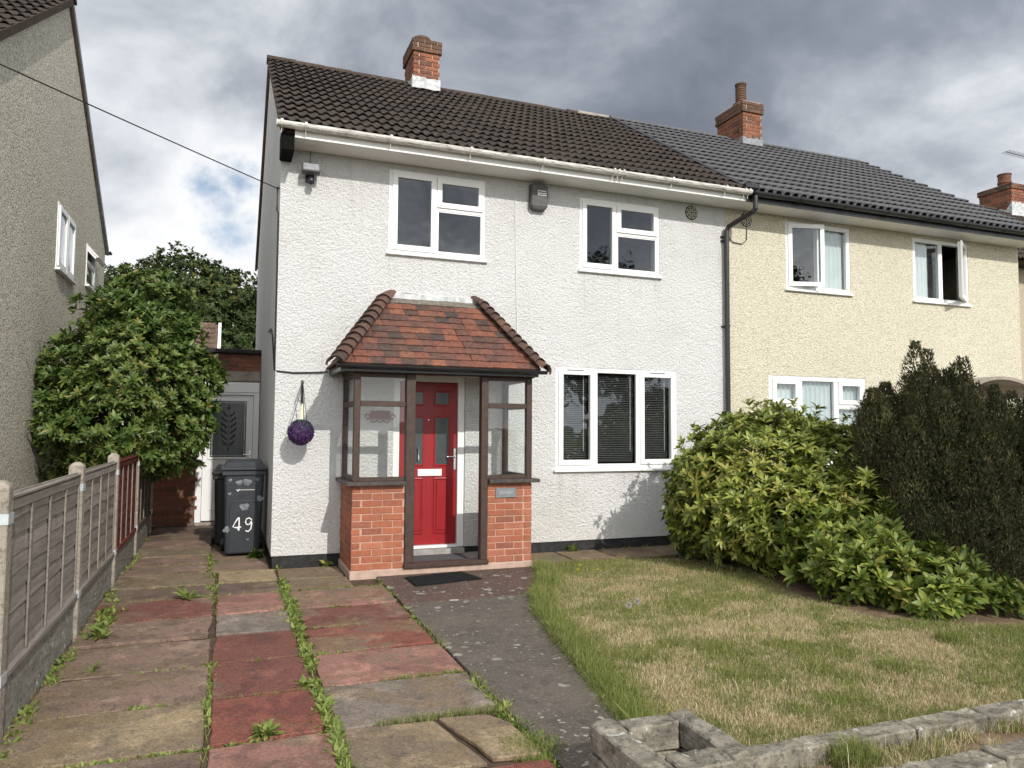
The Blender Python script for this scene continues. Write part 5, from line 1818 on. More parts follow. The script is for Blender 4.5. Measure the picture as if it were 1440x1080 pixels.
for r_ in range(NR):
    t_ = r_ / NR
    xl = EL + (TL - EL) * t_ + .02
    xr = ER + (TR - ER) * t_ - .02
    yy, zz = YE + (YT - YE) * t_, ZE + (ZT_ - ZE) * t_
    tw_ = 0.36 if r_ == NR - 1 else TWD
    u = xl - (TWD / 2 if r_ % 2 else rng.uniform(0, .03))
    while u < xr - 0.03:
        a_, b_ = max(u, xl), min(u + tw_ - .003, xr)
        u += tw_
        if b_ - a_ < 0.03: continue
        share('clay_tile', plain_tile(b_ - a_, gf * (1.55 if r_ == NR - 1 else 1.55), 'tile_top' if r_ == NR - 1 else 'tile_clay'), (a_, yy + rng.normal(0, .002), zz + 0.004), proof,
              (fa - 0.03 + rng.normal(0, .012), rng.normal(0, .008), rng.normal(0, .008)))
    for side in (-1, 1):
        if r_ == NR - 1: continue
        xe, xt = (EL, TL) if side < 0 else (ER, TR)
        v = Vector((xt - xe, 0, ZT_ - ZE)).normalized()
        uu = Vector((0, -1, 0)) if side < 0 else Vector((0, 1, 0))
        rot = frame_rot(uu, v)
        gs = math.hypot(xt - xe, ZT_ - ZE) / NR
        y0_, y1_ = yy + .03, -0.006
        u = y0_ - (TWD / 2 if r_ % 2 else 0)
        while u < y1_ - .03:
            a_, b_ = max(u, y0_), min(u + TWD - .003, y1_)
            u += TWD
            if b_ - a_ < 0.03: continue
            org = (xe + (xt - xe) * t_, b_ if side < 0 else a_, zz + .004)
            share('clay_tile', plain_tile(b_ - a_, gs * 1.5, 'tile_bonnet'), org, proof, rot)
# bonnet tiles up both hips
def bonnet_mesh():
    vs, fs = [], []
    n = 8
    L_ = 0.235
    for (yy, r_, lift) in ((0.0, 0.120, 0.055), (L_, 0.078, 0.0)):
        for i in range(n + 1):
            a = math.radians(-75) + math.radians(150) * i / n
            vs.append((math.sin(a) * r_ * 1.0, yy - (0.05 * (1 - math.cos(a)) if yy == 0 else 0), math.cos(a) * r_ * 0.8 - r_ * 0.42 + lift))
    base_ = len(vs)
    for i in range(n + 1):
        x_, y_, z_ = vs[i]
        vs.append((x_ * .88, y_ + .004, z_ - .024))
    N_ = n + 1
    for i in range(n):
        fs.append((i, i + 1, N_ + i + 1, N_ + i))
        fs.append((base_ + i, base_ + i + 1, i + 1, i))
    me = bpy.data.meshes.new('bonnet_tile')
    me.from_pydata(vs, [], fs)
    me.materials.append(MAT['tile_bonnet'])
    return me
bon = bonnet_mesh()
for side in (-1, 1):
    b0 = Vector((EL if side < 0 else ER, YE, ZE))
    b1 = Vector((TL if side < 0 else TR, YT, ZT_))
    hv = (b1 - b0)
    nf = Vector((0, -math.sin(fa), math.cos(fa)))
    v2 = Vector((b1.x - b0.x, 0, b1.z - b0.z)).normalized()
    ns = Vector((-v2.z, 0, v2.x)) if side < 0 else Vector((v2.z, 0, -v2.x))
    nn = (nf + ns).normalized()
    hvn = hv.normalized()
    nn = (nn - hvn * nn.dot(hvn)).normalized()
    uu = hvn.cross(nn)
    rot0 = Matrix((uu, hvn, nn)).transposed()
    for k in range(NR + 1):
        p = b0 + hv * (k / (NR + 0.6)) - hvn * 0.02 + nn * 0.012
        q = Matrix.Rotation(rng.normal(0, .03), 3, nn) @ Matrix.Rotation(0.07 + rng.normal(0, .02), 3, uu) @ rot0
        share('bonnet_tile', bon, p, proof, q.to_euler())
m = M()
m.prism([(TL - .12, -0.03, ZT_ + .04), (TL + .02, -0.03, ZT_ + .075), (TR - .05, -0.03, ZT_ + .065), (TR + .1, -0.03, ZT_ + .02), (TR, -0.03, ZT_ - .0), (TL, -0.03, ZT_ - .0)], (0, 0.028, 0))
m.build('flashing', 'white_flashing', proof)
m = M()
gutter('porch_gutter', EL - .02, ER + .06, YE - .015, ZE - .005, 'black_plastic', porch, 0.042)
M().box(EL + .03, ER - .02, YE + .035, YE + .055, ZE - .075, ZE - .03).build('fascia', 'black_plastic', porch)
M().box(EL + .03, EL + .05, YE + .056, -0.004, ZE - .075, ZE - .03).build('fascia', 'black_plastic', porch)
M().box(ER - .04, ER - .02, YE + .056, -0.004, ZE - .075, ZE - .03).build('fascia', 'black_plastic', porch)
M().box(EL + .05, ER - .04, YE + .056, YP - .031, ZE - .045, ZE - .036).build('soffit', 'dark_wood', porch)
M().box(EL + .05, X0 - .011, YP - .03, -0.004, ZE - .045, ZE - .036).build('soffit', 'dark_wood', porch)
M().box(X1 + .011, ER - .04, YP - .03, -0.004, ZE - .045, ZE - .036).build('soffit', 'dark_wood', porch)

# things in and by the porch
m = M()
m.box(1.475, 2.20, -0.70, -0.13, 0.061, 0.073)
tag(m.build('doormat', 'mat_grey', None, bevel=0.003), 'flat grey mat on the floor inside the porch', 'doormat')
mt = thing('doormat', (1.66, -1.24, 0.0), 'black rubber doormat on the path in front of the porch step', 'doormat')
M().prism([(1.30, -1.05, 0.003), (1.97, -0.925, 0.003), (2.07, -1.38, 0.003), (1.31, -1.52, 0.003)], (0, 0, 0.008)).build('backing', 'mat_black', mt)
for k in range(9):
    t_ = (k + .5) / 9
    xa, ya = 1.32, -1.07 - .43 * t_
    xb, yb = 1.955 + .09 * t_, -0.945 - .415 * t_
    m = M(); m.tube([(xa, ya, .012), (xb, yb, .012)], 0.011, 6)
    m.build('rib', 'mat_black', mt)
sg = thing('house_sign', (1.2, -0.03, 1.78), 'small rust red scrolled plaque on the wall inside the porch', 'sign')
M().box(1.09, 1.33, -0.045, -0.025, 1.70, 1.80).build('plaque', 'rust_red', sg, bevel=0.006)
for cx_, s_ in ((1.06, -1), (1.36, 1)):
    m = M()
    pts = [(cx_ + s_ * 0.035 * math.cos(a) * (1 - a / 9), -0.035, 1.72 + 0.045 * math.sin(a) * (1 - a / 9)) for a in [k * .5 for k in range(13)]]
    m.tube(pts, 0.007, 5)
    m.build('scroll', 'rust_red', sg)
for k in range(3):
    m = M()
    cx_ = 1.13 + .08 * k
    m.tube([(cx_ + .035 * math.cos(a), -0.035, 1.69 - .028 * math.sin(a)) for a in [k2 * .35 for k2 in range(10)]], 0.006, 5)
    m.build('scroll', 'rust_red', sg)

# ------------------------------------------------------------------ fittings on the house wall
al = thing('alarm_box', (3.25, -0.07, 4.47), 'grey burglar alarm box under the eaves of the white house', 'alarm box')
m = M()
m.add([(3.13, -0.10, 4.52), (3.37, -0.10, 4.52), (3.37, 0, 4.52), (3.13, 0, 4.52), (3.14, -0.12, 4.80), (3.36, -0.12, 4.80), (3.37, 0, 4.82), (3.13, 0, 4.82), (3.17, -0.08, 4.47), (3.33, -0.08, 4.47), (3.33, 0, 4.47), (3.17, 0, 4.47)],
      [(0, 1, 5, 4), (4, 5, 6, 7), (0, 4, 7, 3), (1, 2, 6, 5), (8, 9, 1, 0), (9, 10, 2, 1), (8, 0, 3, 11), (8, 11, 10, 9), (2, 3, 7, 6), (3, 2, 10, 11)])
m.build('casing', 'casing_grey', al, bevel=0.012)
M().box(3.215, 3.335, -0.1215, -0.118, 4.655, 4.72).build('label', 'white_paint', al)
for k, (xa, xb) in enumerate(((3.222, 3.245), (3.25, 3.27), (3.276, 3.298), (3.303, 3.328))):
    M().box(xa, xb, -0.1235, -0.1217, 4.69, 4.71).build('mark', 'rust_red' if k % 2 else 'void_black', al)
M().box(3.225, 3.325, -0.1235, -0.1217, 4.663, 4.675).build('mark', 'void_black', al)
fl = thing('security_floodlight', (0.34, -0.1, 4.5), 'grey floodlight with motion sensor high on the left corner of the wall', 'floodlight')
M(hinge(tf_front(0), 0, -0.12, -0.25, False, 4.6)).box(0.225, 0.43, -0.19, -0.10, 4.545, 4.655).build('lamp_housing', 'casing_grey', fl, bevel=0.008)
M(hinge(tf_front(0), 0, -0.12, -0.25, False, 4.6)).box(0.24, 0.415, -0.196, -0.1905, 4.56, 4.64).build('lens', 'lead', fl)
m = M(); m.tube([(0.33, 0, 4.56), (0.33, -0.10, 4.56)], 0.022, 8); m.box(0.28, 0.38, -0.012, 0, 4.48, 4.60); m.build('bracket', 'black_plastic', fl)
m = M(); m.lathe([(0.01, 0), (0.035, .01), (0.045, .05), (0.03, .085)], (0.335, -0.12, 4.43), 12); m.build('sensor', 'black_plastic', fl, smooth=True)
m = M(); m.tube([(0.33, -0.01, 4.60), (0.33, -0.012, 4.86)], 0.006, 5); m.build('flex', 'steel_grey', fl)

def cable(pts, r_, mat, label, name='cable', cat='cable'):
    m = M()
    m.tube(pts, r_, 6)
    return tag(m.build(name, mat, None), label, cat)
a_ = Vector((-0.015, 0.05, 4.385))
b_ = a_ + Vector((-2.281, -2.05, 0.20)) * 3.4
pts = []
for k in range(25):
    t_ = k / 24
    p = a_.lerp(b_, t_)
    p.z -= 0.10 * math.sin(math.pi * t_)
    pts.append(p)
cable(pts, 0.006, 'cable_black', 'black overhead line running down from the left to the corner of the white house', 'overhead_cable')
cable([(-0.012, 0.06, 4.40), (-0.02, 0.25, 4.47), (-0.015, 0.3, 4.2), (-0.012, 0.05, 4.1), (-0.012, 0.03, 2.26), (0.02, -0.012, 2.24), (0.2, -0.014, 2.225), (0.42, -0.016, 2.235), (0.58, -0.03, 2.25)], 0.009, 'cable_black', 'black cable round the corner of the white wall to the porch gutter')
cable([(-0.012, 0.02, 2.25), (-0.012, 0.25, 2.45), (-0.012, 0.6, 2.7), (-0.012, 1.0, 2.85), (-0.012, 1.6, 2.88)], 0.010, 'cable_black', 'black cable looping up the shaded gable wall beside the corner')
cable([(2.94, -0.006, 4.86), (2.945, -0.008, 4.5), (2.955, -0.008, 3.8), (2.975, -0.008, 3.1), (2.985, -0.008, 2.72)], 0.008, 'cable_white', 'white painted cable running down the wall beside the alarm box')
cable([(2.875, -0.01, 0.95), (2.885, -0.012, 0.7), (2.88, -0.01, 0.5), (2.90, -0.014, 0.4), (2.88, -0.012, 0.2), (2.885, -0.02, 0.02)], 0.006, 'cable_black', 'thin black cable down the wall beside the right porch pier')
cable([(1.28, -0.012, 3.225), (1.5, -0.012, 3.262), (1.9, -0.012, 3.235), (2.25, -0.012, 3.215), (2.42, -0.012, 3.20)], 0.006, 'cable_white', 'pale cable lying on the wall along the top of the porch roof')
cable([(6.27, -0.02, 4.43), (6.40, -0.015, 4.36), (6.55, -0.012, 4.35), (6.63, -0.012, 4.42), (6.64, -0.012, 4.60)], 0.006, 'cable_black', 'thin cable from the downpipe to the round vent of the cream house')

# hanging ball
br = thing('wall_bracket', (0.30, -0.02, 1.87), 'black iron hanging bracket on the white wall left of the porch', 'bracket')
M().box(0.288, 0.312, -0.02, -0.001, 1.86, 2.14).build('back_plate', 'black_plastic', br)
m = M(); m.tube([(0.30, -0.015, 2.10), (0.29, -0.16, 2.105), (0.28, -0.30, 2.085), (0.28, -0.33, 2.10)], 0.010, 6); m.build('arm', 'black_plastic', br)
m = M(); m.tube([(0.30, -0.015, 1.90), (0.293, -0.12, 1.98), (0.286, -0.22, 2.09)], 0.008, 6); m.build('stay', 'black_plastic', br)
hb = thing('hanging_ball', (0.27, -0.30, 1.40), 'purple and green artificial topiary ball hanging on the white wall', 'topiary ball')
bc = np.array([0.27, -0.30, 1.54])
m = M()
m.lathe([(0.135 * math.sin(math.pi * k / 10) + 1e-3, -0.135 * math.cos(math.pi * k / 10)) for k in range(11)], tuple(bc), 16)
m.build('core', 'ball_purple', hb, smooth=True)
dd = rnd_dirs(2600)
for nm, mt_, sel in (('green_tufts', 'ball_green', dd[:, 2] + rng.normal(0, .3, len(dd)) > 0.55), ('purple_tufts', 'ball_purple', None)):
    if sel is None: sel = ~last
    last = sel
    q = dd[sel]
    arr = leaf_arrays(bc + q * 0.132, q * .5 + rnd_dirs(len(q)) * .6, q, rng.uniform(.016, .03, len(q)), np.full(len(q), .012), 0.1, False)
    o = np_object(nm, *arr, mt_, hb); o['kind'] = 'stuff'
for dx, dy in ((-.105, .02), (.06, -.06), (.04, .10)):
    m = M(); m.tube([(0.28, -0.31, 2.085), (0.27 + dx, -0.30 + dy, 1.64)], 0.0035, 5); m.build('chain', 'cable_black', hb)
M().prism([(0.262, -0.31, 1.665), (0.292, -0.31, 1.665), (0.286, -0.31, 1.86), (0.272, -0.31, 1.86)], (0, 0.004, 0)).build('hanger_tag', 'rope_cream', hb)

# ------------------------------------------------------------------ wheelie bins
def ribbon(m, pts, r_=0.010):
    m.tube(pts, r_, 6)
def wheelie(x0, y0, w0, d0, w1, d1, zt, label, mat, detail=True):
    b = thing('wheelie_bin', (x0, y0 + d0 / 2, 0), label, 'wheelie bin')
    fy = lambda z: y0 - (d1 - d0) * 0.3 * (z - 0.03) / (zt - 0.03)
    by = lambda z: y0 + d0 + (d1 - d0) * 0.7 * (z - 0.03) / (zt - 0.03)
    hw = lambda z: (w0 + (w1 - w0) * (z - 0.03) / (zt - 0.03)) / 2
    m = M()
    sec = []
    zs = [0.03, 0.05, 0.5, zt - 0.10, zt]
    c = 0.035
    for z in zs:
        a, f, r_ = hw(z) - (0.012 if z == 0.03 else 0), fy(z) + (0.01 if z == .03 else 0), by(z)
        sec.append([(x0 - a + c, f, z), (x0 + a - c, f, z), (x0 + a - c * .3, f + c * .3, z), (x0 + a, f + c, z), (x0 + a, r_, z), (x0 - a, r_, z), (x0 - a, f + c, z), (x0 - a + c * .3, f + c * .3, z)])
    vs = [p for s_ in sec for p in s_]
    fs = [(i * 8 + k, i * 8 + (k + 1) % 8, (i + 1) * 8 + (k + 1) % 8, (i + 1) * 8 + k) for i in range(len(zs) - 1) for k in range(8)]
    fs += [tuple(range(8))[::-1], tuple(range(8 * (len(zs) - 1), 8 * len(zs)))]
    m.add(vs, fs)
    m.build('body', mat, b, bevel=0.004)
    a = hw(zt)
    M().box(x0 - a - .022, x0 + a + .022, fy(zt) - .025, by(zt) + .02, zt - .035, zt + .025).build('rim', mat, b, bevel=0.008)
    m = M()
    f0, r0 = fy(zt) - .045, by(zt) + .03
    lo = [(x0 - a - .035, f0, zt + .027), (x0 + a + .035, f0, zt + .027), (x0 + a + .035, r0, zt + .027), (x0 - a - .035, r0, zt + .027)]
    mi = [(p[0], p[1], zt + .062) for p in lo]
    mi2 = [(x0 - a + .0, f0 + .05, zt + .075), (x0 + a - .0, f0 + .05, zt + .075), (x0 + a, r0 - .03, zt + .075), (x0 - a, r0 - .03, zt + .075)]
    hi = [(x0 - a + .03, f0 + .10, zt + .125), (x0 + a - .03, f0 + .10, zt + .125), (x0 + a - .03, r0 - .05, zt + .145), (x0 - a + .03, r0 - .05, zt + .145)]
    vs = lo + mi + mi2 + hi
    fs = [(4 * j + k, 4 * j + (k + 1) % 4, 4 * j + 4 + (k + 1) % 4, 4 * j + 4 + k) for j in range(3) for k in range(4)] + [(3, 2, 1, 0), (12, 13, 14, 15)]
    m.add(vs, fs)
    lid = m.build('lid', mat, b, bevel=0.009)
    for sx in (-1, 1):
        m = M()
        xx = x0 + sx * (a - .05)
        m.tube([(xx, r0 - .04, zt + .05), (xx, r0 + .02, zt + .12), (xx, r0 + .05, zt + .06)], 0.020, 7)
        m.build('hinge_lug', mat, b)
        m = M()
        xx = x0 + sx * (hw(.1) + .025)
        n = 18
        ringp = [(0.10 * math.cos(6.2832 * k / n), 0.10 * math.sin(6.2832 * k / n)) for k in range(n)]
        m.prism([(xx - .022, by(.1) - .03 + p, .10 + q) for p, q in ringp], (.044, 0, 0))
        wh = m.build('wheel', 'bin_black', b, bevel=0.006)
        m = M(); m.prism([(xx + sx * .0235 - .001, by(.1) - .03 + p * .5, .10 + q * .5) for p, q in ringp], (.003, 0, 0)); m.build('hub', 'steel_grey', wh)
    m = M(); m.tube([(x0 - a + .04, r0 + .05, zt + .06), (x0 + a - .04, r0 + .05, zt + .06)], 0.014, 8); m.build('handle', mat, b)
    if not detail: return b
    fp = lambda u, z, o=0.003: (x0 + u, fy(z) - o, z)
    m = M()
    pts = [fp(-.155, .07, .0), fp(-.165, .60, .0), fp(-.14, .66, .0), fp(-.10, .675, .0), fp(.10, .675, .0), fp(.14, .66, .0), fp(.165, .60, .0), fp(.155, .07, .0)]
    ribbon(m, pts, 0.007)
    m.build('moulded_panel', mat, b)
    m = M(); ribbon(m, [fp(-.225, zt - .14, 0), fp(.225, zt - .14, 0)], 0.006); m.build('moulded_rib', mat, b)
    # painted house number
    m = M()
    ribbon(m, [fp(-.055, .475), fp(-.09, .42), fp(-.118, .365), fp(-.085, .352), fp(-.02, .358)], .0085)
    ribbon(m, [fp(-.048, .478), fp(-.046, .40), fp(-.048, .318)], .0095)
    ribbon(m, [fp(-.062, .345), fp(-.048, .315)], .008)
    m.build('numeral', 'white_paint', b)
    m = M()
    ribbon(m, [fp(.098, .425), fp(.075, .388), fp(.045, .385), fp(.028, .415), (fp(.038, .455)), fp(.068, .468), fp(.098, .445), fp(.102, .40), fp(.092, .33), fp(.062, .298), fp(.030, .312)], .0085)
    m.build('numeral', 'white_paint', b)
    # maker's mark and worn stickers
    m = M()
    ribbon(m, [fp(-.085, .822), fp(-.072, .80), fp(-.050, .824)], .007)
    for k in range(9):
        ribbon(m, [fp(-.045 + k * .019, .815), fp(-.032 + k * .019, .8155)], .0045)
    m.build('maker_mark', 'white_paint', b)
    for (u, z, s_, rr) in ((-.055, .90, .055, .3), (.035, .905, .07, -.2), (.01, .60, .075, .1), (-.16, .935, .03, .5), (-.165, .77, .028, .2), (.19, .70, .06, -.5), (.155, .94, .03, .4), (-.185, .33, .06, .9), (.06, .20, .022, .2)):
        m = M()
        for q in range(4):
            a2 = rr + (0.6, 2.5, 3.9, 5.5)[q]
            l_ = s_ * (0.95 if q < 2 else 0.7)
            cx_, cz_ = u + math.cos(a2) * l_ * .42, z + math.sin(a2) * l_ * .42
            n = 9
            poly = [fp(cx_ + math.cos(6.2832 * k / n) * l_ * .46, cz_ + math.sin(6.2832 * k / n) * l_ * .40, .0012 + q * .0006) for k in range(n)]
            m.add(poly, [tuple(range(n))])
        m.build('sticker', 'sticker_grey', b, fix=False)
    return b
wheelie(-0.285, 0.93, 0.41, 0.50, 0.475, 0.60, 1.03, 'dark grey wheelie bin with the painted number 49 beside the white gable', 'bin_plastic')
wheelie(-0.46, 1.75, 0.30, 0.36, 0.36, 0.42, 0.93, 'smaller black bin half hidden behind the number 49 bin', 'bin_black', False)

# ------------------------------------------------------------------ fence
fence = thing('fence', (-1.55, -0.5, 0), 'weathered waney lap fence panels between concrete posts on the left of the driveway', 'fence')
PY = [-4.46, -2.39, -0.42, 1.50, 3.42]
XF = -1.565
for yy in PY:
    m = M()
    vs = []
    for z, s_ in ((-.1, .05), (1.29, .05), (1.32, .02)):
        vs += [(XF - s_, yy - .05 if s_ > .03 else yy - .03, z), (XF + s_, yy - .05 if s_ > .03 else yy - .03, z), (XF + s_, yy + .05 if s_ > .03 else yy + .03, z), (XF - s_, yy + .05 if s_ > .03 else yy + .03, z)]
    m.add(vs, [(4 * j + k, 4 * j + (k + 1) % 4, 4 * j + 4 + (k + 1) % 4, 4 * j + 4 + k) for j in range(2) for k in range(4)] + [(8, 9, 10, 11), (3, 2, 1, 0)])
    po = m.build('post', 'post_concrete', fence, bevel=0.006)
    for zz in (1.10, 0.30):
        M().box(XF - .053, XF + .054, yy - .053, yy + .053, zz, zz + .055).build('clip', 'galvanised', po)
def slat_mesh(L_, mat, seed):
    r2 = np.random.default_rng(seed)
    n = 12
    vs = []
    for k in range(n + 1):
        y_ = -L_ / 2 + L_ * k / n
        lo = -0.068 + 0.005 * math.sin(k * .7 + seed) + r2.normal(0, .0025)
        vs += [(0.013, y_, lo), (0.004, y_, lo), (-0.004, y_, .068), (0.004, y_, .068)]
    fs = []
    for k in range(n):
        a = 4 * k
        for i in range(4):
            fs.append((a + i, a + 4 + i, a + 4 + (i + 1) % 4, a + (i + 1) % 4))
    fs += [(0, 1, 2, 3), (4 * n + 3, 4 * n + 2, 4 * n + 1, 4 * n)]
    me = bpy.data.meshes.new('slat')
    me.from_pydata(vs, [], fs)
    me.materials.append(MAT[mat])
    return me
for i in range(4):
    y0, y1 = PY[i] + .052, PY[i + 1] - .052
    wm = ('fence_grey', 'fence_grey', 'fence_red', 'fence_brown')[i]
    bmt = ('fence_grey', 'fence_batten', 'fence_batten', 'fence_batten')[i]
    b0 = thing('gravel_board', (XF, y0, 0), '', '')
    COL.objects.unlink(b0); bpy.data.objects.remove(b0)
    stone_block('gravel_board', XF - .025, XF + .025, y0, y1, -0.06, 0.30, 'gravel_board', fence, 0.006, 10)
    pn = M().box(XF - .004, XF - .0005, y0 + .005, y1 - .005, 0.315, 1.215).build('panel', wm, fence)
    sms = [slat_mesh(y1 - y0 - .02, wm, s_) for s_ in range(3 + i, 6 + i)]
    for k in range(9):
        share('slat', sms[k % 3], (XF + .009 + rng.normal(0, .001), (y0 + y1) / 2, 0.383 + k * 0.0995), pn, (rng.normal(0, .003), 0, 0))
    nb = 4 if i else 4
    for k in range(5):
        yy = y0 + .012 + (y1 - y0 - .05) * k / 4
        M().box(XF + .022, XF + .033, yy, yy + .034, 0.335, 1.155).build('batten', bmt, pn, bevel=0.003)
    M().box(XF - .006, XF + .034, y0 + .002, y1 - .002, 1.156, 1.21).build('top_rail', wm, pn, bevel=0.003)
    M().box(XF - .03, XF + .038, y0, y1, 1.216, 1.235).build('capping', wm, pn, bevel=0.004)
    M().box(XF - .006, XF + .046, y0 + .002, y1 - .002, 0.302, 0.334).build('bottom_rail', wm, pn, bevel=0.003)

# ------------------------------------------------------------------ stone planter and low front wall
pl = thing('stone_planter', (1.36, -6.03, 0), 'square reconstituted stone planter with an empty middle at the end of the path', 'planter')
A0, A1, B0, B1 = 1.095, 1.62, -6.30, -5.785
for z0, z1, e in ((0.128, 0.25, 0.0), (-0.03, 0.120, 0.006)):
    stone_block('stone', A0 - e, A0 + .125, B0 - .02 - e, B1 + .01, z0, z1, 'grey_stone', pl)
    stone_block('stone', A0 + .135, A1 - .125, B1 - .12, B1 + e, z0, z1, 'grey_stone', pl)
    stone_block('stone', A1 - .115, A1 + e, B0 + .02, B1 + .008, z0, z1, 'grey_stone', pl)
    stone_block('stone', A0 + .135, A1 - .125, B0 - .03 - e, B0 + .12, z0, z1, 'grey_stone', pl)
M().box(A0 + .12, A1 - .12, B0 + .11, B1 - .11, -0.03, 0.07).build('soil', 'dry_soil', pl)
M().box(A0 + .14, A0 + .30, B1 - .30, B1 - .14, 0.071, 0.09).build('broken_tile', 'lintel_concrete', pl, bevel=0.004)
plant('dandelion', 1.37, -6.0, 0.075, 2, 0.07, 0.016, 'small weed growing inside the stone planter', 'weed', spread=(.2, .9))
gwl = thing('garden_wall', (4.2, -6.35, 0), 'low double stone wall along the front of the lawn with grass growing between', 'wall')
for (ya, yb, xs, zt) in ((-6.225, -6.105, [1.645, 2.10, 2.62, 3.10, 3.62, 4.15, 4.7, 5.25, 5.8, 6.4], 0.185), (-6.63, -6.49, [1.645, 2.15, 2.66, 3.2, 3.7, 4.25, 4.8, 5.3, 5.9, 6.4], 0.20)):
    for xa, xb in zip(xs[:-1], xs[1:]):
        stone_block('coping_stone', xa + .006, xb - .006, ya + rng.normal(0, .004), yb + rng.normal(0, .004), 0.085, zt + rng.normal(0, .005), 'grey_stone', gwl, 0.009)
        stone_block('stone', xa + .05, xb - .02, ya + .006, yb - .004, -0.08, 0.078, 'grey_stone', gwl, 0.008)
M().box(1.66, 6.38, -6.485, -6.23, -0.05, 0.11).build('infill_soil', 'dry_soil', gwl)
n_ = 16000
x = rng.uniform(1.68, 6.3, n_); y = rng.uniform(-6.50, -6.215, n_)
k = (fbm(x * 2, y * 2, 1.6) > 0.34) & (rng.uniform(0, 1, n_) < np.clip(1.6 - (x - 1.6) / 3.5, .3, 1))
x, y = x[k], y[k]
g_ = (rng.uniform(0, 1, len(x)) < 0.38 * fbm(x, y, 2.0) * 2).astype(float)
h = rng.uniform(0.02, 0.075, len(x)) * (0.6 + fbm(x, y, 3)) + np.where(rng.uniform(0, 1, len(x)) < .02, .10, 0)
a = blades(x, y, np.full(len(x), 0.105), h, np.full(len(x), .0032), np.clip(g_ + rng.uniform(0, .15, len(x)), 0, 1), .55)
o = np_object('wall_grass', *a[:3], 'grass_blade', None, {'greenness': a[3]})
tag(o, 'dry grass growing between the two rows of low wall stones', 'grass', kind='stuff')

# ================================================================== PLANTS
def trunk(parent, pts, r_, name='trunk'):
    m = M()
    m.tube(pts, r_, 9)
    return m.build(name, 'bark', parent, smooth=True)


def sprig_parts(parent, p, ax, nl, L, W, mat, spread, droop, count, name='leaf_sprig'):
    """the sprigs that show largest become objects that share a few meshes; returns the mask of those left"""
    meshes = []
    for s_ in range(6):
        arr = rosettes(np.zeros((1, 3)), np.array([[0, 0, 1.0]]), nl, np.full(1, L), np.full(1, W), spread, droop, True)
        me_o = np_object('leaf_sprig', *arr, mat, None, origin=np.zeros(3))
        meshes.append(me_o.data)
        bpy.data.objects.remove(me_o)
    cp = np.array(cam.matrix_world.translation)
    vis = unit(cp - p)
    face = np.sum(vis * ax, 1)
    dist = np.linalg.norm(cp - p, axis=1)
    order = np.argsort(dist - 1.2 * face)[:count]
    for j, i in enumerate(order):
        q = Vector(ax[i]).to_track_quat('Z', 'Y').to_euler()
        o = share(name, meshes[j % 6], tuple(p[i]), parent, q)
        s_ = rng.uniform(.8, 1.15)
        o.scale = (s_, s_, s_)
    left_ = np.ones(len(p), bool)
    left_[order] = False
    return left_


def leafy(parent, lobes, n, mat, nl, L, W, upw=0.5, inner=0.9, jit=0.1, spread=(.5, 1.2), droop=.2, fine=True, name='foliage', clip=None, fill=0.35, parts=0, zmin=.05, clump=None):
    p, nr = shell_points(lobes, n, inner, jit, zmin, clip)
    if clump:
        nv = np.array([mnoise.noise(Vector(q) * clump[0]) for q in p.tolist()])
        p = p + nr * (nv * clump[1])[:, None]
        kk = nv > clump[2]
        if clip is not None: kk &= clip(p)
        p, nr = p[kk], nr[kk]
    ax = unit(nr + np.array([0, 0, upw]) + rng.normal(0, .25, nr.shape))
    keep = np.ones(len(p), bool)
    if parts:
        keep = sprig_parts(parent, p, ax, nl, L, W, mat, spread, droop, parts)
    lo2 = [(a, b, c, d * .80, e * .80, f * .82) for a, b, c, d, e, f in lobes]
    p2, n2 = shell_points(lo2, int(n * fill), inner, jit, zmin, clip)
    ax2 = unit(n2 + np.array([0, 0, upw]) + rng.normal(0, .35, n2.shape))
    P2, A2 = np.concatenate([p[keep], p2]), np.concatenate([ax[keep], ax2])
    arr = rosettes(P2, A2, nl, np.full(len(P2), L) * rng.uniform(.75, 1.15, len(P2)), np.full(len(P2), W) * rng.uniform(.85, 1.2, len(P2)), spread, droop, fine)
    o = np_object(name, *arr, mat, parent)
    o['kind'] = 'stuff'
    return o


# bay tree behind the fence
bx = lambda px: -2.9 + (px - 30) * 0.00821
bz = lambda py: 2.1 - (py - 540) * 0.0095
bay = thing('evergreen_tree', (-2.0, 1.9, -0.05), 'glossy dark green evergreen tree leaning over the fence beside the side door', 'tree')
lob = []
for (qx, qy, rx, rz, dy) in ((200, 425, 62, 48, .15), (150, 455, 52, 50, .1), (232, 478, 42, 44, .0), (105, 520, 58, 48, .0), (180, 520, 90, 75, -.2), (262, 532, 46, 44, -.1), (82, 570, 50, 40, .0), (150, 590, 78, 50, -.25), (225, 590, 62, 48, -.2), (250, 625, 30, 26, -.1), (120, 635, 46, 28, .1), (195, 632, 52, 26, .0), (95, 662, 34, 24, .3), (216, 398, 22, 20, .2), (172, 398, 24, 22, .2), (140, 425, 22, 24, .1), (60, 520, 22, 24, .0), (285, 520, 24, 20, -.1), (70, 600, 26, 22, -.1), (262, 580, 30, 26, -.2), (205, 480, 30, 26, -.35), (140, 540, 34, 26, -.4), (210, 560, 30, 24, -.45)):
    lob.append((bx(qx), 1.95 + dy, bz(qy), rx * .0083, rx * .0083 * .85, rz * .0095))
leafy(bay, lob, 5200, 'leaf_bay', 8, 0.105, 0.038, 0.55, .95, .16, (.5, 1.25), .2, parts=240, clip=lambda p: p[:, 0] > -2.72, fill=.45, clump=(3.2, .16, -.22))
trunk(bay, [(-2.05, 2.05, -.05), (-2.02, 2.03, .6), (-1.98, 2.0, 1.2), (-1.9, 1.98, 2.2)], [.09, .075, .065, .03])
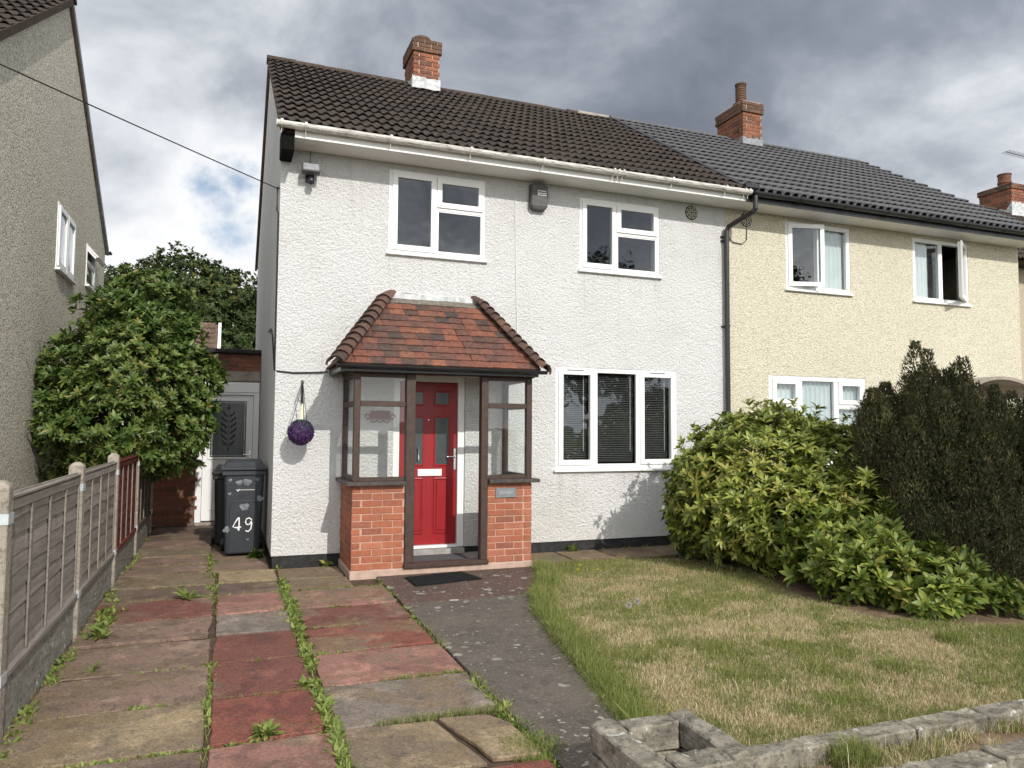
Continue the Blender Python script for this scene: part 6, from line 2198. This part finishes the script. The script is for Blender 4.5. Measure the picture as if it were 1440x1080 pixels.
for q in ((-2.55, 1.9, 2.2), (-1.3, 1.8, 2.0), (-1.6, 2.2, 3.0), (-2.1, 2.1, 3.1)):
    trunk(bay, [(-2.0, 2.02, 1.0), tuple(np.array((-2.0, 2.02, 1.2)) * .5 + np.array(q) * .5), q], [.05, .035, .012], 'limb')

# trees beyond the extension
def far_tree(x, y, z0, lobes, label, n=2600, L=.30, W=.17):
    t_ = thing('broadleaf_tree', (x, y, 0), label, 'tree', 'trees behind the houses')
    leafy(t_, lobes, n, 'leaf_far', 5, L, W, .4, .9, .16, (.4, 1.4), .2, False, 'crown', fill=.6, zmin=1.0, clump=(1.1, .5, -.3))
    trunk(t_, [(x, y, 0), (x + .1, y, 2.0), (x, y + .1, 4.5)], [.28, .22, .1])
    return t_
far_tree(-2.2, 21, 0, [(-2.1, 21, 6.9, 1.5, 1.3, 1.0), (-3.2, 21, 6.3, 1.4, 1.4, 1.1), (-1.0, 21, 6.3, 1.4, 1.4, 1.2), (-0.2, 21.5, 5.6, 1.3, 1.4, 1.3), (-2.0, 20.6, 5.2, 2.2, 1.5, 1.5), (-3.4, 20.8, 4.7, 1.6, 1.5, 1.6), (-0.6, 20.8, 4.3, 1.7, 1.4, 1.4)], 'round crowned dark green tree rising behind the side extension', 8500, .17, .10)
far_tree(2.2, 24, 0, [(1.6, 24, 6.2, 1.6, 1.5, 1.2), (2.6, 24, 5.4, 1.8, 1.5, 1.6), (0.9, 23.8, 5.0, 1.3, 1.4, 1.5)], 'dark tree half hidden behind the white gable wall', 4200, .18, .10)
far_tree(-5.5, 24, 0, [(-5.2, 24, 6.0, 1.7, 1.5, 1.6), (-6.6, 24, 5.2, 1.7, 1.5, 1.7), (-4.4, 23.6, 4.6, 1.7, 1.4, 1.6)], 'dark tree showing just above the glossy evergreen near the left house', 4200, .18, .10)
bg = thing('background_house', (-3.6, 17.5, 0), 'distant house whose brown roof shows beside the trees', 'house')
M().box(-6.5, -0.78, 16.2, 20.0, 0, 3.4).build('wall', 'cream_dash', bg)
m = M()
m.prism([(-6.6, 15.9, 3.3), (-6.6, 18.1, 5.05), (-6.6, 20.3, 3.3)], (5.72, 0, 0))
rf = m.build('roof', 'far_tile', bg)
pb = math.atan2(1.75, 2.2)
rest = []
for r_ in range(9):
    for c_ in range(15):
        rest.append(((-6.6 + c_ * TB, 15.85 + r_ * .31 * math.cos(pb), 3.31 + r_ * .31 * math.sin(pb)), (pb, 0, 0)))
joined_tiles(rf, 'far_tiles', tile_b, rest, 'far_tile')
m = M()
m.prism([(-0.87, 15.9, 3.3), (-0.87, 18.1, 5.12), (-0.87, 20.3, 3.3), (-0.87, 20.3, 3.15), (-0.87, 18.1, 4.95), (-0.87, 15.9, 3.15)], (.09, 0, 0))
m.build('barge_board', 'white_plastic', bg)

# rhododendron mound
rh = thing('rhododendron_bush', (5.7, -1.6, 0), 'large domed yellow green shrub in front of the party wall', 'shrub')
lob = [(5.75, -1.55, 0.95, 1.20, 0.90, 0.90), (5.25, -1.60, 0.75, 0.82, 0.80, 0.72), (6.35, -1.9, 0.85, 0.95, 0.95, 0.82), (5.55, -2.25, 0.60, 0.75, 0.65, 0.62), (6.0, -1.2, 1.25, 0.75, 0.5, 0.58), (5.2, -1.2, 0.75, 0.60, 0.5, 0.66), (6.0, -2.7, 0.55, 0.8, 0.6, 0.6), (5.9, -1.0, 1.05, 1.0, 0.45, 0.72), (6.6, -1.4, 1.0, 0.7, 0.6, 0.65)]
leafy(rh, lob, 4000, 'leaf_rhodo', 9, 0.112, 0.038, 0.6, .95, .07, (.55, 1.2), .25, parts=290, fill=.95, clump=(3.0, .10, -1.0))
for q in ((5.3, -1.7, .8), (6.2, -1.8, .9), (5.7, -2.3, .7), (5.8, -1.2, 1.1)):
    trunk(rh, [(5.7, -1.6, -.03), tuple(np.array((5.7, -1.6, .2)) * .6 + np.array(q) * .4), q], [.05, .04, .015], 'stem')

# cherry laurel sprawling in front
la = thing('laurel_bush', (5.6, -3.3, 0), 'low sprawling bright green laurel in front of the dark conifers', 'shrub')
lob = [(5.45, -2.95, 0.36, 0.58, 0.50, 0.34), (5.92, -3.05, 0.44, 0.40, 0.38, 0.34), (5.25, -3.45, 0.26, 0.48, 0.42, 0.28), (5.6, -3.8, 0.20, 0.48, 0.40, 0.24), (5.95, -3.75, 0.16, 0.32, 0.33, 0.20), (5.85, -2.9, 0.58, 0.28, 0.26, 0.20), (5.5, -4.0, 0.14, 0.38, 0.32, 0.18), (5.95, -4.12, 0.10, 0.34, 0.25, 0.15)]
leafy(la, lob, 1500, 'leaf_laurel', 8, 0.13, 0.050, 0.7, .95, .14, (.45, 1.15), .22, parts=220, fill=.4, clump=(4.0, .14, -.2))
for q in ((5.3, -3.3, .4), (6.0, -3.3, .6), (5.8, -3.8, .35), (6.3, -3.7, .4)):
    trunk(la, [(5.9, -3.2, -.03), tuple(np.array((5.9, -3.2, .1)) * .6 + np.array(q) * .4), q], [.035, .025, .01], 'stem')

# hydrangea at the foot of the shrub
hy = thing('hydrangea', (5.0, -0.95, 0), 'dull green hydrangea with dried pink flower heads at the left foot of the big shrub', 'shrub')
leafy(hy, [(5.02, -1.0, 0.28, 0.26, 0.26, 0.30), (5.2, -1.25, 0.2, 0.25, 0.25, 0.22), (4.95, -0.8, 0.42, 0.16, 0.18, 0.25)], 130, 'leaf_hydrangea', 6, 0.11, 0.07, .5, .9, .12, (.6, 1.3), .3, parts=0, fill=.3)
for (qx, qy, qz) in ((4.93, -1.22, .30), (5.08, -1.30, .22), (5.0, -1.1, .42), (5.24, -1.47, .14)):
    dd = rnd_dirs(60)
    c_ = np.array([qx, qy, qz])
    arr = leaf_arrays(c_ + dd * .028, dd + rnd_dirs(60) * .6, dd, np.full(60, .022), np.full(60, .018), .1, False)
    np_object('flower_head', *arr, 'petal_dry', hy)

# yews: many upright plumes
def yew(x, y, plumes, label, nleaf=1500):
    t_ = thing('yew_tree', (x, y, 0), label, 'conifer', 'dark upright yews')
    P_, D_, N_, L_, W_ = [], [], [], [], []
    for (cx, cy, z0, z1, r_) in plumes:
        hgt = z1 - z0
        n = int(nleaf * hgt * r_ / 0.14)
        t = rng.uniform(0, 1, n) ** 0.85
        prof = r_ * np.minimum(1.0, (1 - t) * 3.4 + .30) * (0.84 + .16 * np.sin(t * 15 + rng.uniform(0, 6)))
        a = rng.uniform(0, 6.283, n)
        rr = prof * np.sqrt(rng.uniform(.45, 1, n))
        lump = 1 + .15 * np.sin(a * 3 + t * 9)
        dx, dy = np.cos(a), np.sin(a)
        leanx, leany = rng.normal(0, .05), rng.normal(0, .05)
        p = np.stack([cx + dx * rr * lump + leanx * t * hgt, cy + dy * rr * lump + leany * t * hgt, z0 + t * hgt], 1)
        d = unit(np.stack([dx * .55, dy * .55, np.full(n, 1.0)], 1) + rng.normal(0, .35, (n, 3)))
        nrm = unit(np.stack([dx, dy, np.full(n, .25)], 1) + rng.normal(0, .28, (n, 3)))
        P_.append(p); D_.append(d); N_.append(nrm)
        L_.append(rng.uniform(.025, .055, n)); W_.append(rng.uniform(.009, .016, n))
    arr = leaf_arrays(np.concatenate(P_), np.concatenate(D_), np.concatenate(N_), np.concatenate(L_), np.concatenate(W_), .1, False)
    o = np_object('foliage', *arr, 'leaf_yew', t_)
    o['kind'] = 'stuff'
    for k in range(4):
        trunk(t_, [(x + rng.normal(0, .1), y + rng.normal(0, .1), -.03), (x + rng.normal(0, .3), y + rng.normal(0, .25), 1.6)], [.06, .03], 'stem')
    return t_
def plume_set(cx, cy, rx, ry, n, ztop, tall):
    out = list(tall)
    for k in range(n):
        a, r_ = rng.uniform(0, 6.283), math.sqrt(rng.uniform(0.05, 1))
        x_, y_ = cx + rx * r_ * math.cos(a), cy + ry * r_ * math.sin(a)
        zt = ztop * (1 - .27 * r_ ** 2) * rng.uniform(.86, 1.06)
        z0 = max(0.05, zt - rng.uniform(.8, 1.5))
        out.append((x_, y_, z0, zt, rng.uniform(.14, .22)))
    for k in range(int(n * .8)):
        a = rng.uniform(0, 6.283)
        x_, y_ = cx + rx * 1.0 * math.cos(a), cy + ry * 1.0 * math.sin(a)
        zt = rng.uniform(.6, 1.5)
        out.append((x_, y_, max(.03, zt - .8), zt, rng.uniform(.13, .2)))
    return out
T = lambda px, z, r_=.14: (6.34 + (px - 1265) * .0113, -2.95 + rng.normal(0, .08), z - 1.25, z, r_)
yew(6.75, -2.95, plume_set(6.72, -2.95, .85, .62, 66, 2.30, [T(1222, 1.72), T(1240, 2.05, .13), T(1263, 2.54, .13), T(1289, 2.48, .13), T(1307, 2.22, .15), T(1326, 2.40, .14), T(1345, 2.36, .16), T(1360, 2.18, .15)]), 'tall dark yew with ragged upright spires behind the laurel')
yew(8.1, -3.05, plume_set(8.1, -3.05, .78, .60, 54, 2.0, [T(1376, 2.05, .15), T(1398, 2.14, .14), T(1417, 2.06, .15), T(1436, 2.16, .14), T(1460, 2.1, .15)]), 'second dark yew, lower, at the right edge of the garden')

# unseen tree added right of the frame to shade the yews and laurel end
st = thing('added_shade_tree', (8.3, -8.3, -0.03), 'small unseen tree added right of the garden to shade the yews and laurel', 'tree')
leafy(st, [(8.3, -8.3, 4.2, 1.9, 1.3, 1.5), (7.4, -8.4, 3.5, 1.0, 1.0, 1.1), (9.2, -8.2, 3.8, 1.2, 1.1, 1.2), (8.4, -8.3, 5.2, 1.2, 1.0, 0.9)], 2600, 'leaf_far', 5, .12, .065, .4, .9, .16, (.4, 1.4), .2, False, 'crown', fill=.7, zmin=1.5, clump=(1.6, .3, -.3))
trunk(st, [(8.3, -8.3, -.1), (8.32, -8.28, 1.6), (8.3, -8.32, 3.4), (8.35, -8.3, 4.6)], [.12, .10, .07, .03])
for q in ((7.4, -8.4, 3.6), (9.2, -8.2, 3.9), (8.5, -8.2, 5.0)):
    trunk(st, [(8.3, -8.3, 2.2), tuple(np.array((8.3, -8.3, 2.6)) * .5 + np.array(q) * .5), q], [.06, .04, .012], 'limb')
